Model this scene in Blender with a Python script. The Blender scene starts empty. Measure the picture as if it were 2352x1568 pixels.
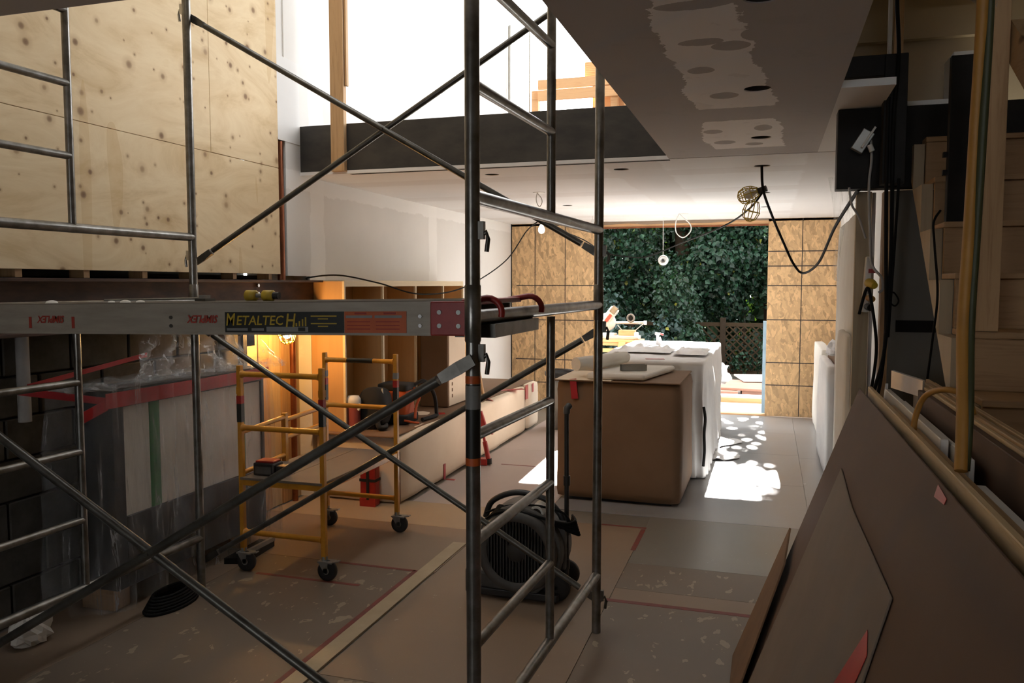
import bpy, bmesh, math, random
from mathutils import Vector, Matrix, Euler

SC = bpy.context.scene
COL = SC.collection
random.seed(7)
R = math.radians

# ------------------------------------------------------------------ camera
cam_data = bpy.data.cameras.new('camera')
cam_data.lens = 28.776
cam_data.sensor_width = 36.0
cam_data.clip_start = 0.05
cam = bpy.data.objects.new('camera', cam_data)
COL.objects.link(cam)
cam.location = (0, 0, 1.64)
cam.rotation_euler = (R(90 - 4.016), 0, R(17.41))
SC.camera = cam

# ------------------------------------------------------------------ world / sun / exposure
world = bpy.data.worlds.new('sky')
SC.world = world
world.use_nodes = True
bg = world.node_tree.nodes['Background']
bg.inputs['Color'].default_value = (0.985, 0.985, 1.0, 1)
bg.inputs['Strength'].default_value = 7.5

sun_data = bpy.data.lights.new('sun', 'SUN')
sun_data.energy = 80.0
sun_data.color = (1.0, 0.965, 0.91)
sun_data.angle = R(0.53)
sun = bpy.data.objects.new('sun', sun_data)
COL.objects.link(sun)
sun.rotation_euler = Vector((0.035, -1.0, -0.556)).to_track_quat('-Z', 'Y').to_euler()
sun.location = (-1, 30, 18)

vs = SC.view_settings
vs.view_transform = 'Standard'
vs.look = 'None'
vs.exposure = 0.0
vs.gamma = 1.0
vs.use_curve_mapping = False
SC.cycles.use_denoising = True
SC.cycles.max_bounces = 10
SC.cycles.diffuse_bounces = 6
SC.cycles.transparent_max_bounces = 24
SC.cycles.caustics_reflective = False
SC.cycles.caustics_refractive = False
SC.cycles.sample_clamp_indirect = 6.0

# ------------------------------------------------------------------ materials
def new_mat(name):
    m = bpy.data.materials.new(name)
    m.use_nodes = True
    nt = m.node_tree
    nt.nodes.clear()
    out = nt.nodes.new('ShaderNodeOutputMaterial')
    b = nt.nodes.new('ShaderNodeBsdfPrincipled')
    nt.links.new(b.outputs[0], out.inputs[0])
    return m, nt, b, out

def c4(c): return (c[0], c[1], c[2], 1.0)

def node(nt, t, **kw):
    n = nt.nodes.new(t)
    for k, v in kw.items():
        if k in n.inputs: n.inputs[k].default_value = v
        else: setattr(n, k, v)
    return n

def coords(nt, scale=(1, 1, 1), rot=(0, 0, 0), loc=(0, 0, 0), src='Object'):
    tc = nt.nodes.new('ShaderNodeTexCoord')
    mp = nt.nodes.new('ShaderNodeMapping')
    mp.inputs['Scale'].default_value = scale
    mp.inputs['Rotation'].default_value = rot
    mp.inputs['Location'].default_value = loc
    nt.links.new(tc.outputs[src], mp.inputs[0])
    return mp.outputs[0]

def noise(nt, vec, scale, detail=4, rough=0.6, dist=0.0):
    n = node(nt, 'ShaderNodeTexNoise', Scale=scale, Detail=detail, Roughness=rough, Distortion=dist)
    nt.links.new(vec, n.inputs['Vector'])
    return n.outputs[0]

def ramp(nt, fac, stops):
    r = nt.nodes.new('ShaderNodeValToRGB')
    el = r.color_ramp.elements
    while len(el) > 1: el.remove(el[-1])
    el[0].position = stops[0][0]; el[0].color = c4(stops[0][1])
    for p, c in stops[1:]:
        e = el.new(p); e.color = c4(c)
    nt.links.new(fac, r.inputs[0])
    return r.outputs[0]

def mixc(nt, fac, a, b):
    m = nt.nodes.new('ShaderNodeMix'); m.data_type = 'RGBA'
    if isinstance(fac, (int, float)): m.inputs[0].default_value = fac
    else: nt.links.new(fac, m.inputs[0])
    for s, v in ((6, a), (7, b)):
        if isinstance(v, tuple): m.inputs[s].default_value = c4(v)
        else: nt.links.new(v, m.inputs[s])
    return m.outputs[2]

def mth(nt, op, a, b=None, c=None, clamp=False):
    n = nt.nodes.new('ShaderNodeMath'); n.operation = op; n.use_clamp = clamp
    for i, v in enumerate((a, b, c)):
        if v is None: continue
        if isinstance(v, (int, float)): n.inputs[i].default_value = v
        else: nt.links.new(v, n.inputs[i])
    return n.outputs[0]

def bump(nt, b, h, strength=0.2, dist=0.01):
    n = node(nt, 'ShaderNodeBump', Strength=strength, Distance=dist)
    nt.links.new(h, n.inputs['Height'])
    nt.links.new(n.outputs[0], b.inputs['Normal'])

def plain(name, c, rough=0.6, metal=0.0, c2=None, scale=8.0, stretch=(1, 1, 1), bmp=0.0, spec=None, src='Object', lo=0.35, hi=0.65):
    m, nt, b, o = new_mat(name)
    b.inputs['Roughness'].default_value = rough
    b.inputs['Metallic'].default_value = metal
    if spec is not None: b.inputs['Specular IOR Level'].default_value = spec
    if c2 is None: c2 = tuple(x * 0.82 for x in c)
    v = coords(nt, stretch, src=src)
    n = noise(nt, v, scale, 5)
    nt.links.new(ramp(nt, n, [(lo, c2), (hi, c)]), b.inputs['Base Color'])
    if bmp: bump(nt, b, n, bmp)
    return m

def wood(name, c1, c2, axis='z', scale=1.0, rough=0.65, knots=False, knot_c=(0.12, 0.05, 0.02)):
    m, nt, b, o = new_mat(name)
    b.inputs['Roughness'].default_value = rough
    s = {'x': (0.6, 9, 9), 'y': (9, 0.6, 9), 'z': (9, 9, 0.6)}[axis]
    v = coords(nt, tuple(x * scale for x in s))
    n = noise(nt, v, 3.0, 6, 0.65, 1.2)
    col = ramp(nt, n, [(0.3, c2), (0.5, c1), (0.72, tuple(x * 0.9 for x in c1))])
    if knots:
        v2 = coords(nt, {'x': (1, 3, 3), 'y': (3, 1, 3), 'z': (3, 3, 1)}[axis])
        vo = node(nt, 'ShaderNodeTexVoronoi', Scale=1.7)
        nt.links.new(v2, vo.inputs['Vector'])
        k = ramp(nt, vo.outputs['Distance'], [(0.0, (1, 1, 1)), (0.045, (0.8, 0.8, 0.8)), (0.085, (0, 0, 0))])
        col = mixc(nt, k, col, knot_c)
    nt.links.new(col, b.inputs['Base Color'])
    bump(nt, b, n, 0.08)
    return m

def emit(name, c, s):
    m = bpy.data.materials.new(name); m.use_nodes = True
    nt = m.node_tree; nt.nodes.clear()
    o = nt.nodes.new('ShaderNodeOutputMaterial')
    e = node(nt, 'ShaderNodeEmission', Strength=s); e.inputs[0].default_value = c4(c)
    nt.links.new(e.outputs[0], o.inputs[0])
    return m

def film(name, fac=0.3, c=(0.85, 0.86, 0.86), rough=0.18):
    m, nt, b, o = new_mat(name)
    b.inputs['Base Color'].default_value = c4(c)
    b.inputs['Roughness'].default_value = rough
    t = nt.nodes.new('ShaderNodeBsdfTransparent')
    t.inputs[0].default_value = (0.97, 0.98, 0.98, 1)
    mx = nt.nodes.new('ShaderNodeMixShader')
    v = coords(nt, (16, 16, 1.1), (R(6), 0, 0))
    n = noise(nt, v, 1.6, 5, 0.65, 0.8)
    f = ramp(nt, n, [(0.42, (fac * 0.45,) * 3), (0.56, (fac,) * 3), (0.66, (min(1, fac * 2.5),) * 3), (0.72, (min(1, fac * 1.1),) * 3)])  # whiter streaks paint highlights along the wrinkles
    nt.links.new(f, mx.inputs[0])
    nt.links.new(t.outputs[0], mx.inputs[1]); nt.links.new(b.outputs[0], mx.inputs[2])
    nt.links.new(mx.outputs[0], o.inputs[0])
    return m

M = {}
M['steel_tube'] = plain('galvanised_tube', (0.27, 0.265, 0.25), 0.32, 0.8, (0.15, 0.14, 0.12), 14, bmp=0.05)
M['dark_tube'] = plain('weathered_brace_steel', (0.13, 0.125, 0.11), 0.38, 0.6, (0.07, 0.065, 0.055), 12, bmp=0.05)
M['black_steel'] = plain('black_primer_steel', (0.014, 0.012, 0.010), 0.55, 0.0, (0.007, 0.0065, 0.0055), 6, bmp=0.04, spec=0.2)
M['beam_steel'] = plain('dusty_mill_steel', (0.050, 0.045, 0.038), 0.6, 0.2, (0.024, 0.022, 0.020), 3.5, (1, 1, 2.2), bmp=0.05)
M['rust_steel'] = plain('rust_brown_steel', (0.085, 0.042, 0.026), 0.7, 0.2, (0.035, 0.022, 0.017), 5, (1, 1.0, 3), bmp=0.1)
M['copper'] = plain('copper_pipe_metal', (0.36, 0.135, 0.07), 0.42, 0.9, (0.20, 0.07, 0.035), 6)
M['yellow'] = plain('yellow_scaffold_paint', (0.66, 0.30, 0.025), 0.38, 0.0, (0.50, 0.21, 0.02), 10)
M['black_rubber'] = plain('black_rubber', (0.016, 0.016, 0.016), 0.7)
M['black_plastic'] = plain('black_plastic', (0.022, 0.022, 0.022), 0.45)
M['grey_plastic'] = plain('dusty_grey_plastic', (0.10, 0.095, 0.085), 0.6, c2=(0.055, 0.052, 0.048), scale=7)
M['dark_grille'] = plain('dark_grille_plastic', (0.03, 0.03, 0.028), 0.6)
M['red_paint'] = plain('red_paint', (0.42, 0.025, 0.018), 0.42, c2=(0.28, 0.015, 0.012))
M['red_tape'] = plain('red_sheathing_tape', (0.46, 0.018, 0.022), 0.35, c2=(0.34, 0.012, 0.016), scale=5)
M['red_tape_old'] = plain('worn_red_tape', (0.20, 0.035, 0.028), 0.6, c2=(0.13, 0.04, 0.03), scale=18)
M['green_tape'] = plain('green_tape', (0.02, 0.17, 0.035), 0.4)
M['orange'] = plain('orange_cloth', (0.50, 0.085, 0.015), 0.7)
M['black_cloth'] = plain('black_cloth', (0.014, 0.014, 0.014), 0.9)
M['white_plastic'] = plain('white_plastic', (0.72, 0.72, 0.70), 0.4)
M['alu'] = plain('aluminium_plank', (0.40, 0.355, 0.29), 0.5, 0.15, (0.32, 0.28, 0.225), 5, (1, 6, 6))
M['deck_dust'] = plain('dusty_deck', (0.13, 0.112, 0.09), 0.95, 0.0, (0.09, 0.075, 0.06), 9, spec=0.1)
M['chrome'] = plain('bright_zinc', (0.55, 0.55, 0.54), 0.25, 1.0)
M['track'] = plain('bright_track_steel', (0.78, 0.78, 0.76), 0.35, 0.3, (0.66, 0.66, 0.64), 9)  # door light reflected off the track is put into its colour
M['drywall'] = None
M['cardboard'] = plain('kraft_cardboard', (0.20, 0.12, 0.068), 0.85, c2=(0.175, 0.103, 0.057), scale=2.5)
M['cardboard_pale'] = plain('pale_kraft_cardboard', (0.78, 0.665, 0.52), 0.85, c2=(0.72, 0.60, 0.455), scale=2.0)
M['cardboard_dark'] = plain('dark_cardboard', (0.20, 0.11, 0.055), 0.85)
M['ply_edge'] = wood('plywood_edge', (0.62, 0.46, 0.26), (0.50, 0.35, 0.18), 'y', 2)
M['birch'] = wood('birch_plywood', (0.50, 0.30, 0.125), (0.44, 0.25, 0.095), 'z', 0.35)
M['birch_face'] = wood('pale_edge_wood', (0.70, 0.58, 0.38), (0.62, 0.50, 0.31), 'y', 0.7)
M['spruce'] = wood('spruce_stud', (0.50, 0.315, 0.155), (0.36, 0.205, 0.09), 'z', 1.0, knots=True)
M['spruce_y'] = wood('spruce_board_along', (0.44, 0.29, 0.145), (0.30, 0.18, 0.08), 'y', 1.0, knots=True)
M['spruce_x'] = wood('spruce_riser', (0.40, 0.245, 0.12), (0.29, 0.165, 0.075), 'x', 1.0, knots=True)
M['alcove_wood'] = wood('rough_alcove_board', (0.55, 0.42, 0.25), (0.42, 0.30, 0.17), 'z', 0.6)
M['stringer'] = wood('stringer_plywood', (0.40, 0.31, 0.19), (0.33, 0.24, 0.14), 'z', 0.5)
M['bright_wood'] = wood('sunlit_framing_lumber', (0.60, 0.36, 0.18), (0.50, 0.27, 0.12), 'x', 1.0)  # slightly lighter, redder wood than the spruce
M['hardboard'] = plain('brown_hardboard', (0.098, 0.052, 0.029), 0.7, c2=(0.084, 0.044, 0.024), scale=2.5)
M['pale_board'] = plain('pale_primed_hardboard', (0.18, 0.14, 0.105), 0.75, c2=(0.16, 0.122, 0.09), scale=4)
M['foam'] = plain('white_foam_wrap', (0.74, 0.72, 0.66), 0.7, c2=(0.66, 0.63, 0.57), scale=4)
M['white_sheet'] = plain('white_plastic_sheeting', (0.84, 0.84, 0.84), 0.45, c2=(0.76, 0.76, 0.77), scale=6)
M['paper_white'] = plain('white_paper', (0.82, 0.82, 0.84), 0.7)
M['film'] = film('clear_plastic_film', 0.13, rough=0.10)
M['film_thick'] = film('folded_plastic_film', 0.22, rough=0.15)
M['dark_frame'] = plain('dark_grey_frame', (0.020, 0.021, 0.024), 0.4, c2=(0.013, 0.014, 0.016), scale=4)
M['glass_white'] = plain('white_backing_board', (0.68, 0.64, 0.58), 0.5, c2=(0.62, 0.58, 0.52), scale=3)
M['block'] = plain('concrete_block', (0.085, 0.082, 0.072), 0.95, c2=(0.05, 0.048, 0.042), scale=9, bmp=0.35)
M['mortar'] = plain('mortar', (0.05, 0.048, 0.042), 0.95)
M['black_cord'] = plain('black_cord', (0.009, 0.009, 0.009), 0.7, spec=0.12)
M['grey_cord'] = plain('grey_cord', (0.42, 0.40, 0.37), 0.5)
M['white_cord'] = plain('white_cord', (0.75, 0.75, 0.73), 0.5)
M['orange_cord'] = plain('orange_cord', (0.42, 0.20, 0.035), 0.5)
M['green_cord'] = plain('green_dark_cord', (0.045, 0.05, 0.018), 0.5)
M['beige_wall'] = plain('beige_primer_wall', (0.46, 0.38, 0.26), 0.9, c2=(0.42, 0.34, 0.23), scale=1.2)
M['grey_wall'] = plain('grey_unlit_drywall', (0.20, 0.195, 0.17), 0.95, c2=(0.175, 0.17, 0.15), scale=1.5)  # plain dark grey board tone
M['roof'] = plain('roof_underside', (0.13, 0.12, 0.105), 0.95)
M['void_wall'] = plain('bare_framing_wall', (0.17, 0.14, 0.10), 0.95)  # darkened so the unseen walls bounce less light
M['subfloor'] = plain('black_roof_membrane', (0.06, 0.058, 0.055), 0.9)  # upper subfloor, darkened to cut the sun it bounces
M['bark'] = plain('tree_bark', (0.018, 0.014, 0.010), 0.95, bmp=0.6, scale=12, spec=0.05)
M['fence_wood'] = plain('weathered_lattice', (0.022, 0.016, 0.010), 0.95, spec=0.05)  # tree shade on the fence is put into the wood colour
M['earth'] = plain('dark_earth', (0.055, 0.05, 0.035), 1.0, bmp=0.5, scale=3)
M['deck_brown'] = plain('red_brown_board', (0.33, 0.19, 0.14), 0.7, c2=(0.26, 0.145, 0.11), scale=5)
M['deck_pale'] = plain('pale_deck_sheet', (0.60, 0.55, 0.50), 0.7)
M['blue_tape'] = plain('blue_membrane', (0.38, 0.55, 0.70), 0.5)
M['bulb_clear'] = emit('lit_bulb', (1.0, 0.86, 0.66), 22.0)
M['bulb_warm'] = emit('warm_lit_bulb', (1.0, 0.50, 0.14), 600.0)
M['bulb_off'] = plain('unlit_bulb_glass', (0.7, 0.68, 0.62), 0.15)
M['yellow_cage'] = plain('yellow_lamp_guard', (0.60, 0.46, 0.05), 0.45)
M['tan_pad'] = plain('brown_paper_pad', (0.45, 0.36, 0.26), 0.85)
M['metal_grey'] = plain('grey_galvanised', (0.33, 0.33, 0.31), 0.4, 0.6)
M['label_black'] = plain('black_label', (0.015, 0.017, 0.014), 0.45)
M['label_yellow'] = plain('label_yellow_ink', (0.55, 0.38, 0.03), 0.5)
M['label_orange'] = plain('orange_label', (0.58, 0.115, 0.02), 0.5, c2=(0.50, 0.09, 0.018))
M['label_grey'] = plain('label_grey_ink', (0.25, 0.25, 0.24), 0.5)
M['ink_dark'] = plain('dark_ink', (0.03, 0.02, 0.018), 0.6)
M['ink_red'] = plain('red_stencil_ink', (0.36, 0.035, 0.02), 0.6)
M['saw_body'] = plain('saw_pale_metal', (0.50, 0.48, 0.44), 0.4, 0.3)
M['dark_recess'] = plain('dark_recess', (0.03, 0.024, 0.018), 0.9)
M['pink_box'] = plain('pink_ribbed_plastic', (0.36, 0.09, 0.085), 0.5)
M['gap_black'] = plain('open_joint_black', (0.01, 0.01, 0.01), 1.0)

def drywall_mat(name, base, mud, seams=(), axis=0):
    m, nt, b, o = new_mat(name)
    b.inputs['Roughness'].default_value = 0.9
    v = coords(nt)
    n = noise(nt, v, 1.1, 5)
    col = ramp(nt, n, [(0.35, tuple(x * 0.94 for x in base)), (0.65, base)])
    sep = nt.nodes.new('ShaderNodeSeparateXYZ'); nt.links.new(v, sep.inputs[0])
    n2 = noise(nt, v, 4.0, 6, 0.7)
    for ax, pos, w in seams:
        d = mth(nt, 'ABSOLUTE', mth(nt, 'SUBTRACT', sep.outputs[ax], pos))
        d = mth(nt, 'ADD', d, mth(nt, 'MULTIPLY', mth(nt, 'SUBTRACT', n2, 0.5), 0.10))
        f = ramp(nt, mth(nt, 'DIVIDE', d, w), [(0.0, (1, 1, 1)), (0.45, (1, 1, 1)), (0.5, (0, 0, 0))])
        col = mixc(nt, mth(nt, 'MULTIPLY', f, 0.85), col, mud)
    nt.links.new(col, b.inputs['Base Color'])
    bump(nt, b, n2, 0.03)
    return m

M['drywall'] = drywall_mat('white_drywall', (0.78, 0.775, 0.755), (0.86, 0.855, 0.84))

def ceiling_main_mat():
    # grey board with a lighter unmudded centre strip, ragged edges and oval filler spots
    m, nt, b, o = new_mat('taped_ceiling_board')
    b.inputs['Roughness'].default_value = 0.85
    v = coords(nt)
    sep = nt.nodes.new('ShaderNodeSeparateXYZ'); nt.links.new(v, sep.inputs[0])
    X, Y = sep.outputs[0], sep.outputs[1]
    nz = mth(nt, 'SUBTRACT', noise(nt, v, 9, 6, 0.75), 0.5)
    nb = mth(nt, 'SUBTRACT', noise(nt, v, 2.2, 2), 0.5)
    wob = mth(nt, 'ADD', mth(nt, 'MULTIPLY', nz, 0.10), mth(nt, 'MULTIPLY', nb, 0.16))
    xx = mth(nt, 'ADD', X, wob); yy = mth(nt, 'ADD', Y, mth(nt, 'MULTIPLY', nz, 0.05))
    def band(val, a, c2):
        return mth(nt, 'MULTIPLY', mth(nt, 'GREATER_THAN', val, a), mth(nt, 'LESS_THAN', val, c2))
    right = mth(nt, 'ADD', -0.035, mth(nt, 'MULTIPLY', mth(nt, 'SUBTRACT', Y, 3.5), 0.075))
    inx = mth(nt, 'MULTIPLY', mth(nt, 'GREATER_THAN', xx, -0.34), mth(nt, 'LESS_THAN', xx, right))
    iny = mth(nt, 'MAXIMUM', band(yy, 2.35, 3.92), band(yy, 4.22, 5.08))
    light = mth(nt, 'MULTIPLY', inx, iny)
    for (ex, ey, rx, ry) in [(-0.235, 2.84, 0.075, 0.04), (-0.14, 2.91, 0.065, 0.055), (-0.262, 3.21, 0.05, 0.05),
                             (-0.20, 3.66, 0.06, 0.06), (-0.047, 4.456, 0.045, 0.08), (-0.257, 4.85, 0.06, 0.06),
                             (-0.055, 2.80, 0.05, 0.07), (-0.22, 2.46, 0.12, 0.04), (-0.10, 4.95, 0.05, 0.05), (-0.30, 4.5, 0.05, 0.06)]:
        dx = mth(nt, 'DIVIDE', mth(nt, 'SUBTRACT', X, ex), rx)
        dy = mth(nt, 'DIVIDE', mth(nt, 'SUBTRACT', mth(nt, 'ADD', Y, mth(nt, 'MULTIPLY', nz, 0.04)), ey), ry)
        r2 = mth(nt, 'ADD', mth(nt, 'MULTIPLY', dx, dx), mth(nt, 'MULTIPLY', dy, dy))
        light = mth(nt, 'MULTIPLY', light, mth(nt, 'GREATER_THAN', r2, 1.0))
    col = mixc(nt, light, (0.43, 0.405, 0.385), (0.90, 0.895, 0.885))
    n = noise(nt, v, 5, 5)
    col = mixc(nt, mth(nt, 'MULTIPLY', mth(nt, 'GREATER_THAN', n, 0.62), 0.12), col, (0.3, 0.28, 0.26))
    nt.links.new(col, b.inputs['Base Color'])
    return m
M['ceiling_main'] = ceiling_main_mat()
M['ceiling_rear'] = drywall_mat('rear_ceiling_board', (0.76, 0.755, 0.745), (0.66, 0.64, 0.62),
                                [(1, 6.05, 0.30), (1, 7.25, 0.34), (1, 8.45, 0.34), (1, 9.65, 0.3), (0, 0.45, 0.5), (0, -0.9, 0.4)])

def osb_mat(name, base, dark):
    m, nt, b, o = new_mat(name)
    b.inputs['Roughness'].default_value = 0.8
    v = coords(nt)
    col = None; hs = []
    for k, (rot, sc) in enumerate(((R(25), (9, 1, 34)), (R(-38), (10, 1, 30)), (R(68), (9, 1, 36)), (R(-75), (11, 1, 32)))):
        vr = coords(nt, (1, 1, 1), (0, rot, 0), (0.37 * k, 0, 0.21 * k))
        mp = nt.nodes.new('ShaderNodeMapping'); mp.inputs['Scale'].default_value = sc
        nt.links.new(vr, mp.inputs[0])
        vo = node(nt, 'ShaderNodeTexVoronoi', Scale=1.0, Randomness=1.0)
        nt.links.new(mp.outputs[0], vo.inputs['Vector'])
        s = nt.nodes.new('ShaderNodeSeparateXYZ'); nt.links.new(vo.outputs['Color'], s.inputs[0])
        c = ramp(nt, s.outputs[0], [(0.0, tuple(x * 0.62 for x in base)), (0.25, tuple(x * 0.85 for x in base)), (0.6, base), (1.0, tuple(min(1, x * 1.28) for x in base))])
        if col is None: col = c
        else: col = mixc(nt, mth(nt, 'GREATER_THAN', s.outputs[1], 0.50), col, c)
        hs.append(s.outputs[0])
    fine = noise(nt, v, 26, 4, 0.75, 0.3)
    col = mixc(nt, ramp(nt, fine, [(0.56, (0, 0, 0)), (0.70, (0.6,) * 3)]), col, dark)
    big = noise(nt, v, 1.3, 2)
    col = mixc(nt, mth(nt, 'MULTIPLY', big, 0.30), col, tuple(x * 0.72 for x in base))
    nt.links.new(col, b.inputs['Base Color'])
    bump(nt, b, hs[0], 0.08, 0.003)
    return m
M['osb'] = osb_mat('oriented_strand_board', (0.60, 0.395, 0.205), (0.24, 0.125, 0.055))

def plywood_wall_mat():
    m, nt, b, o = new_mat('knotty_sheathing_plywood')
    b.inputs['Roughness'].default_value = 0.75
    v = coords(nt, (1, 0.5, 1.5))
    g = noise(nt, v, 2.2, 6, 0.62, 2.2)
    col = ramp(nt, g, [(0.30, (0.58, 0.42, 0.225)), (0.46, (0.70, 0.54, 0.325)), (0.62, (0.76, 0.61, 0.385)), (0.75, (0.70, 0.535, 0.31))])
    v1 = coords(nt, (1, 5.5, 0.75), loc=(0.3, 0.2, 0.5))
    st = noise(nt, v1, 1.15, 1, 0.3)
    col = mixc(nt, mth(nt, 'MULTIPLY', mth(nt, 'GREATER_THAN', st, 0.655), 0.30), col, (0.52, 0.32, 0.11))
    for sc, loc, rad, keep in ((5.2, (0.1, 0.2), 0.07, 0.50), (3.0, (0.55, 0.4), 0.055, 0.45), (9.0, (0.3, 0.75), 0.065, 0.80)):
        sp = nt.nodes.new('ShaderNodeSeparateXYZ'); nt.links.new(coords(nt), sp.inputs[0])
        cb = nt.nodes.new('ShaderNodeCombineXYZ')
        nt.links.new(mth(nt, 'ADD', sp.outputs[1], loc[0]), cb.inputs[0]); nt.links.new(mth(nt, 'ADD', sp.outputs[2], loc[1]), cb.inputs[1])
        vo = node(nt, 'ShaderNodeTexVoronoi', Scale=sc, Randomness=1.0); vo.voronoi_dimensions = '2D'
        nt.links.new(cb.outputs[0], vo.inputs['Vector'])
        cs = nt.nodes.new('ShaderNodeSeparateXYZ'); nt.links.new(vo.outputs['Color'], cs.inputs[0])
        d = mth(nt, 'ADD', vo.outputs['Distance'], mth(nt, 'MULTIPLY', mth(nt, 'LESS_THAN', cs.outputs[0], keep), 1.0))
        d = mth(nt, 'DIVIDE', d, mth(nt, 'ADD', 0.5, cs.outputs[1]))
        halo = ramp(nt, d, [(0.0, (0.7,) * 3), (rad * 1.2, (0.35,) * 3), (rad * 2.6, (0, 0, 0))])
        dark = ramp(nt, d, [(0.0, (1, 1, 1)), (rad * 0.6, (0.85,) * 3), (rad * 1.15, (0, 0, 0))])
        col = mixc(nt, halo, col, (0.40, 0.24, 0.11))
        col = mixc(nt, mth(nt, 'MULTIPLY', dark, mth(nt, 'ADD', 0.35, mth(nt, 'MULTIPLY', cs.outputs[2], 0.6))), col, (0.15, 0.072, 0.032))
    nt.links.new(col, b.inputs['Base Color'])
    bump(nt, b, g, 0.06)
    return m
M['ply_wall'] = plywood_wall_mat()

def splatter(name, base, base2, spot, amount, rough=0.5, scale=9):
    m, nt, b, o = new_mat(name)
    v = coords(nt)
    n = noise(nt, v, 1.6, 5)
    col = ramp(nt, n, [(0.3, base2), (0.7, base)])
    w = nt.nodes.new('ShaderNodeMapping'); w.inputs['Scale'].default_value = (1.6, 0.9, 1)
    nt.links.new(v, w.inputs[0])
    s = noise(nt, w.outputs[0], scale, 3, 0.55, 0.3)
    big = noise(nt, v, 0.9, 2)
    thr = mth(nt, 'ADD', amount, mth(nt, 'MULTIPLY', mth(nt, 'SUBTRACT', 0.5, big), 0.35))
    f = mth(nt, 'MULTIPLY', mth(nt, 'GREATER_THAN', s, thr), 0.75)
    col = mixc(nt, f, col, spot)
    fine = noise(nt, v, 40, 2)
    col = mixc(nt, mth(nt, 'MULTIPLY', mth(nt, 'GREATER_THAN', fine, 0.73), 0.5), col, spot)
    nt.links.new(col, b.inputs['Base Color'])
    b.inputs['Roughness'].default_value = rough
    r = mth(nt, 'ADD', rough - 0.1, mth(nt, 'MULTIPLY', n, 0.25))
    nt.links.new(r, b.inputs['Roughness'])
    return m
M['sheet_paint'] = splatter('paint_splashed_sheet', (0.18, 0.138, 0.10), (0.14, 0.105, 0.075), (0.33, 0.27, 0.185), 0.63)
M['sheet_brown'] = splatter('brown_floor_board', (0.25, 0.178, 0.122), (0.20, 0.14, 0.094), (0.38, 0.32, 0.25), 0.76)
M['sheet_mauve'] = splatter('mauve_floor_paper', (0.42, 0.355, 0.325), (0.36, 0.30, 0.27), (0.48, 0.42, 0.38), 0.74)
M['sheet_tan'] = splatter('tan_floor_board', (0.40, 0.30, 0.19), (0.34, 0.25, 0.155), (0.50, 0.42, 0.33), 0.78)
M['sheet_grey'] = splatter('grey_floor_board', (0.205, 0.195, 0.17), (0.15, 0.13, 0.105), (0.45, 0.44, 0.42), 0.78, 0.34, 5)
M['sheet_pale'] = splatter('pale_grey_floor_board', (0.28, 0.285, 0.29), (0.215, 0.21, 0.205), (0.40, 0.405, 0.41), 0.74, 0.30, 5)  # lighter copy of the grey board; sunlit haze put into its colour
M['strip'] = plain('pale_wood_strip', (0.42, 0.33, 0.21), 0.55, c2=(0.37, 0.285, 0.175), scale=6)

def leaf_mat(name, c, c2, trans=0.35):
    m, nt, b, o = new_mat(name)
    b.inputs['Roughness'].default_value = 0.5
    b.inputs['Specular IOR Level'].default_value = 0.2
    g = nt.nodes.new('ShaderNodeNewGeometry')
    col = ramp(nt, g.outputs['Random Per Island'], [(0.0, c2), (0.6, c), (0.985, tuple(min(1, x * 1.5) for x in c)), (1.0, (0.11, 0.12, 0.02))])
    nt.links.new(col, b.inputs['Base Color'])
    t = nt.nodes.new('ShaderNodeBsdfTranslucent')
    tc = mixc(nt, 0.5, col, (0.08, 0.16, 0.012))
    nt.links.new(tc, t.inputs[0])
    mx = nt.nodes.new('ShaderNodeMixShader'); mx.inputs[0].default_value = trans
    nt.links.new(b.outputs[0], mx.inputs[1]); nt.links.new(t.outputs[0], mx.inputs[2])
    nt.links.new(mx.outputs[0], o.inputs[0])
    return m
M['leaf_ivy'] = leaf_mat('ivy_leaf', (0.005, 0.020, 0.0105), (0.002, 0.008, 0.005), 0.08)
M['leaf_blue'] = leaf_mat('bluish_shrub_leaf', (0.015, 0.033, 0.031), (0.007, 0.017, 0.016), 0.07)  # bluish sky sheen put into the leaf colour
M['leaf_tree'] = leaf_mat('tree_leaf', (0.008, 0.022, 0.007), (0.004, 0.011, 0.004), 0.14)

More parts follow.
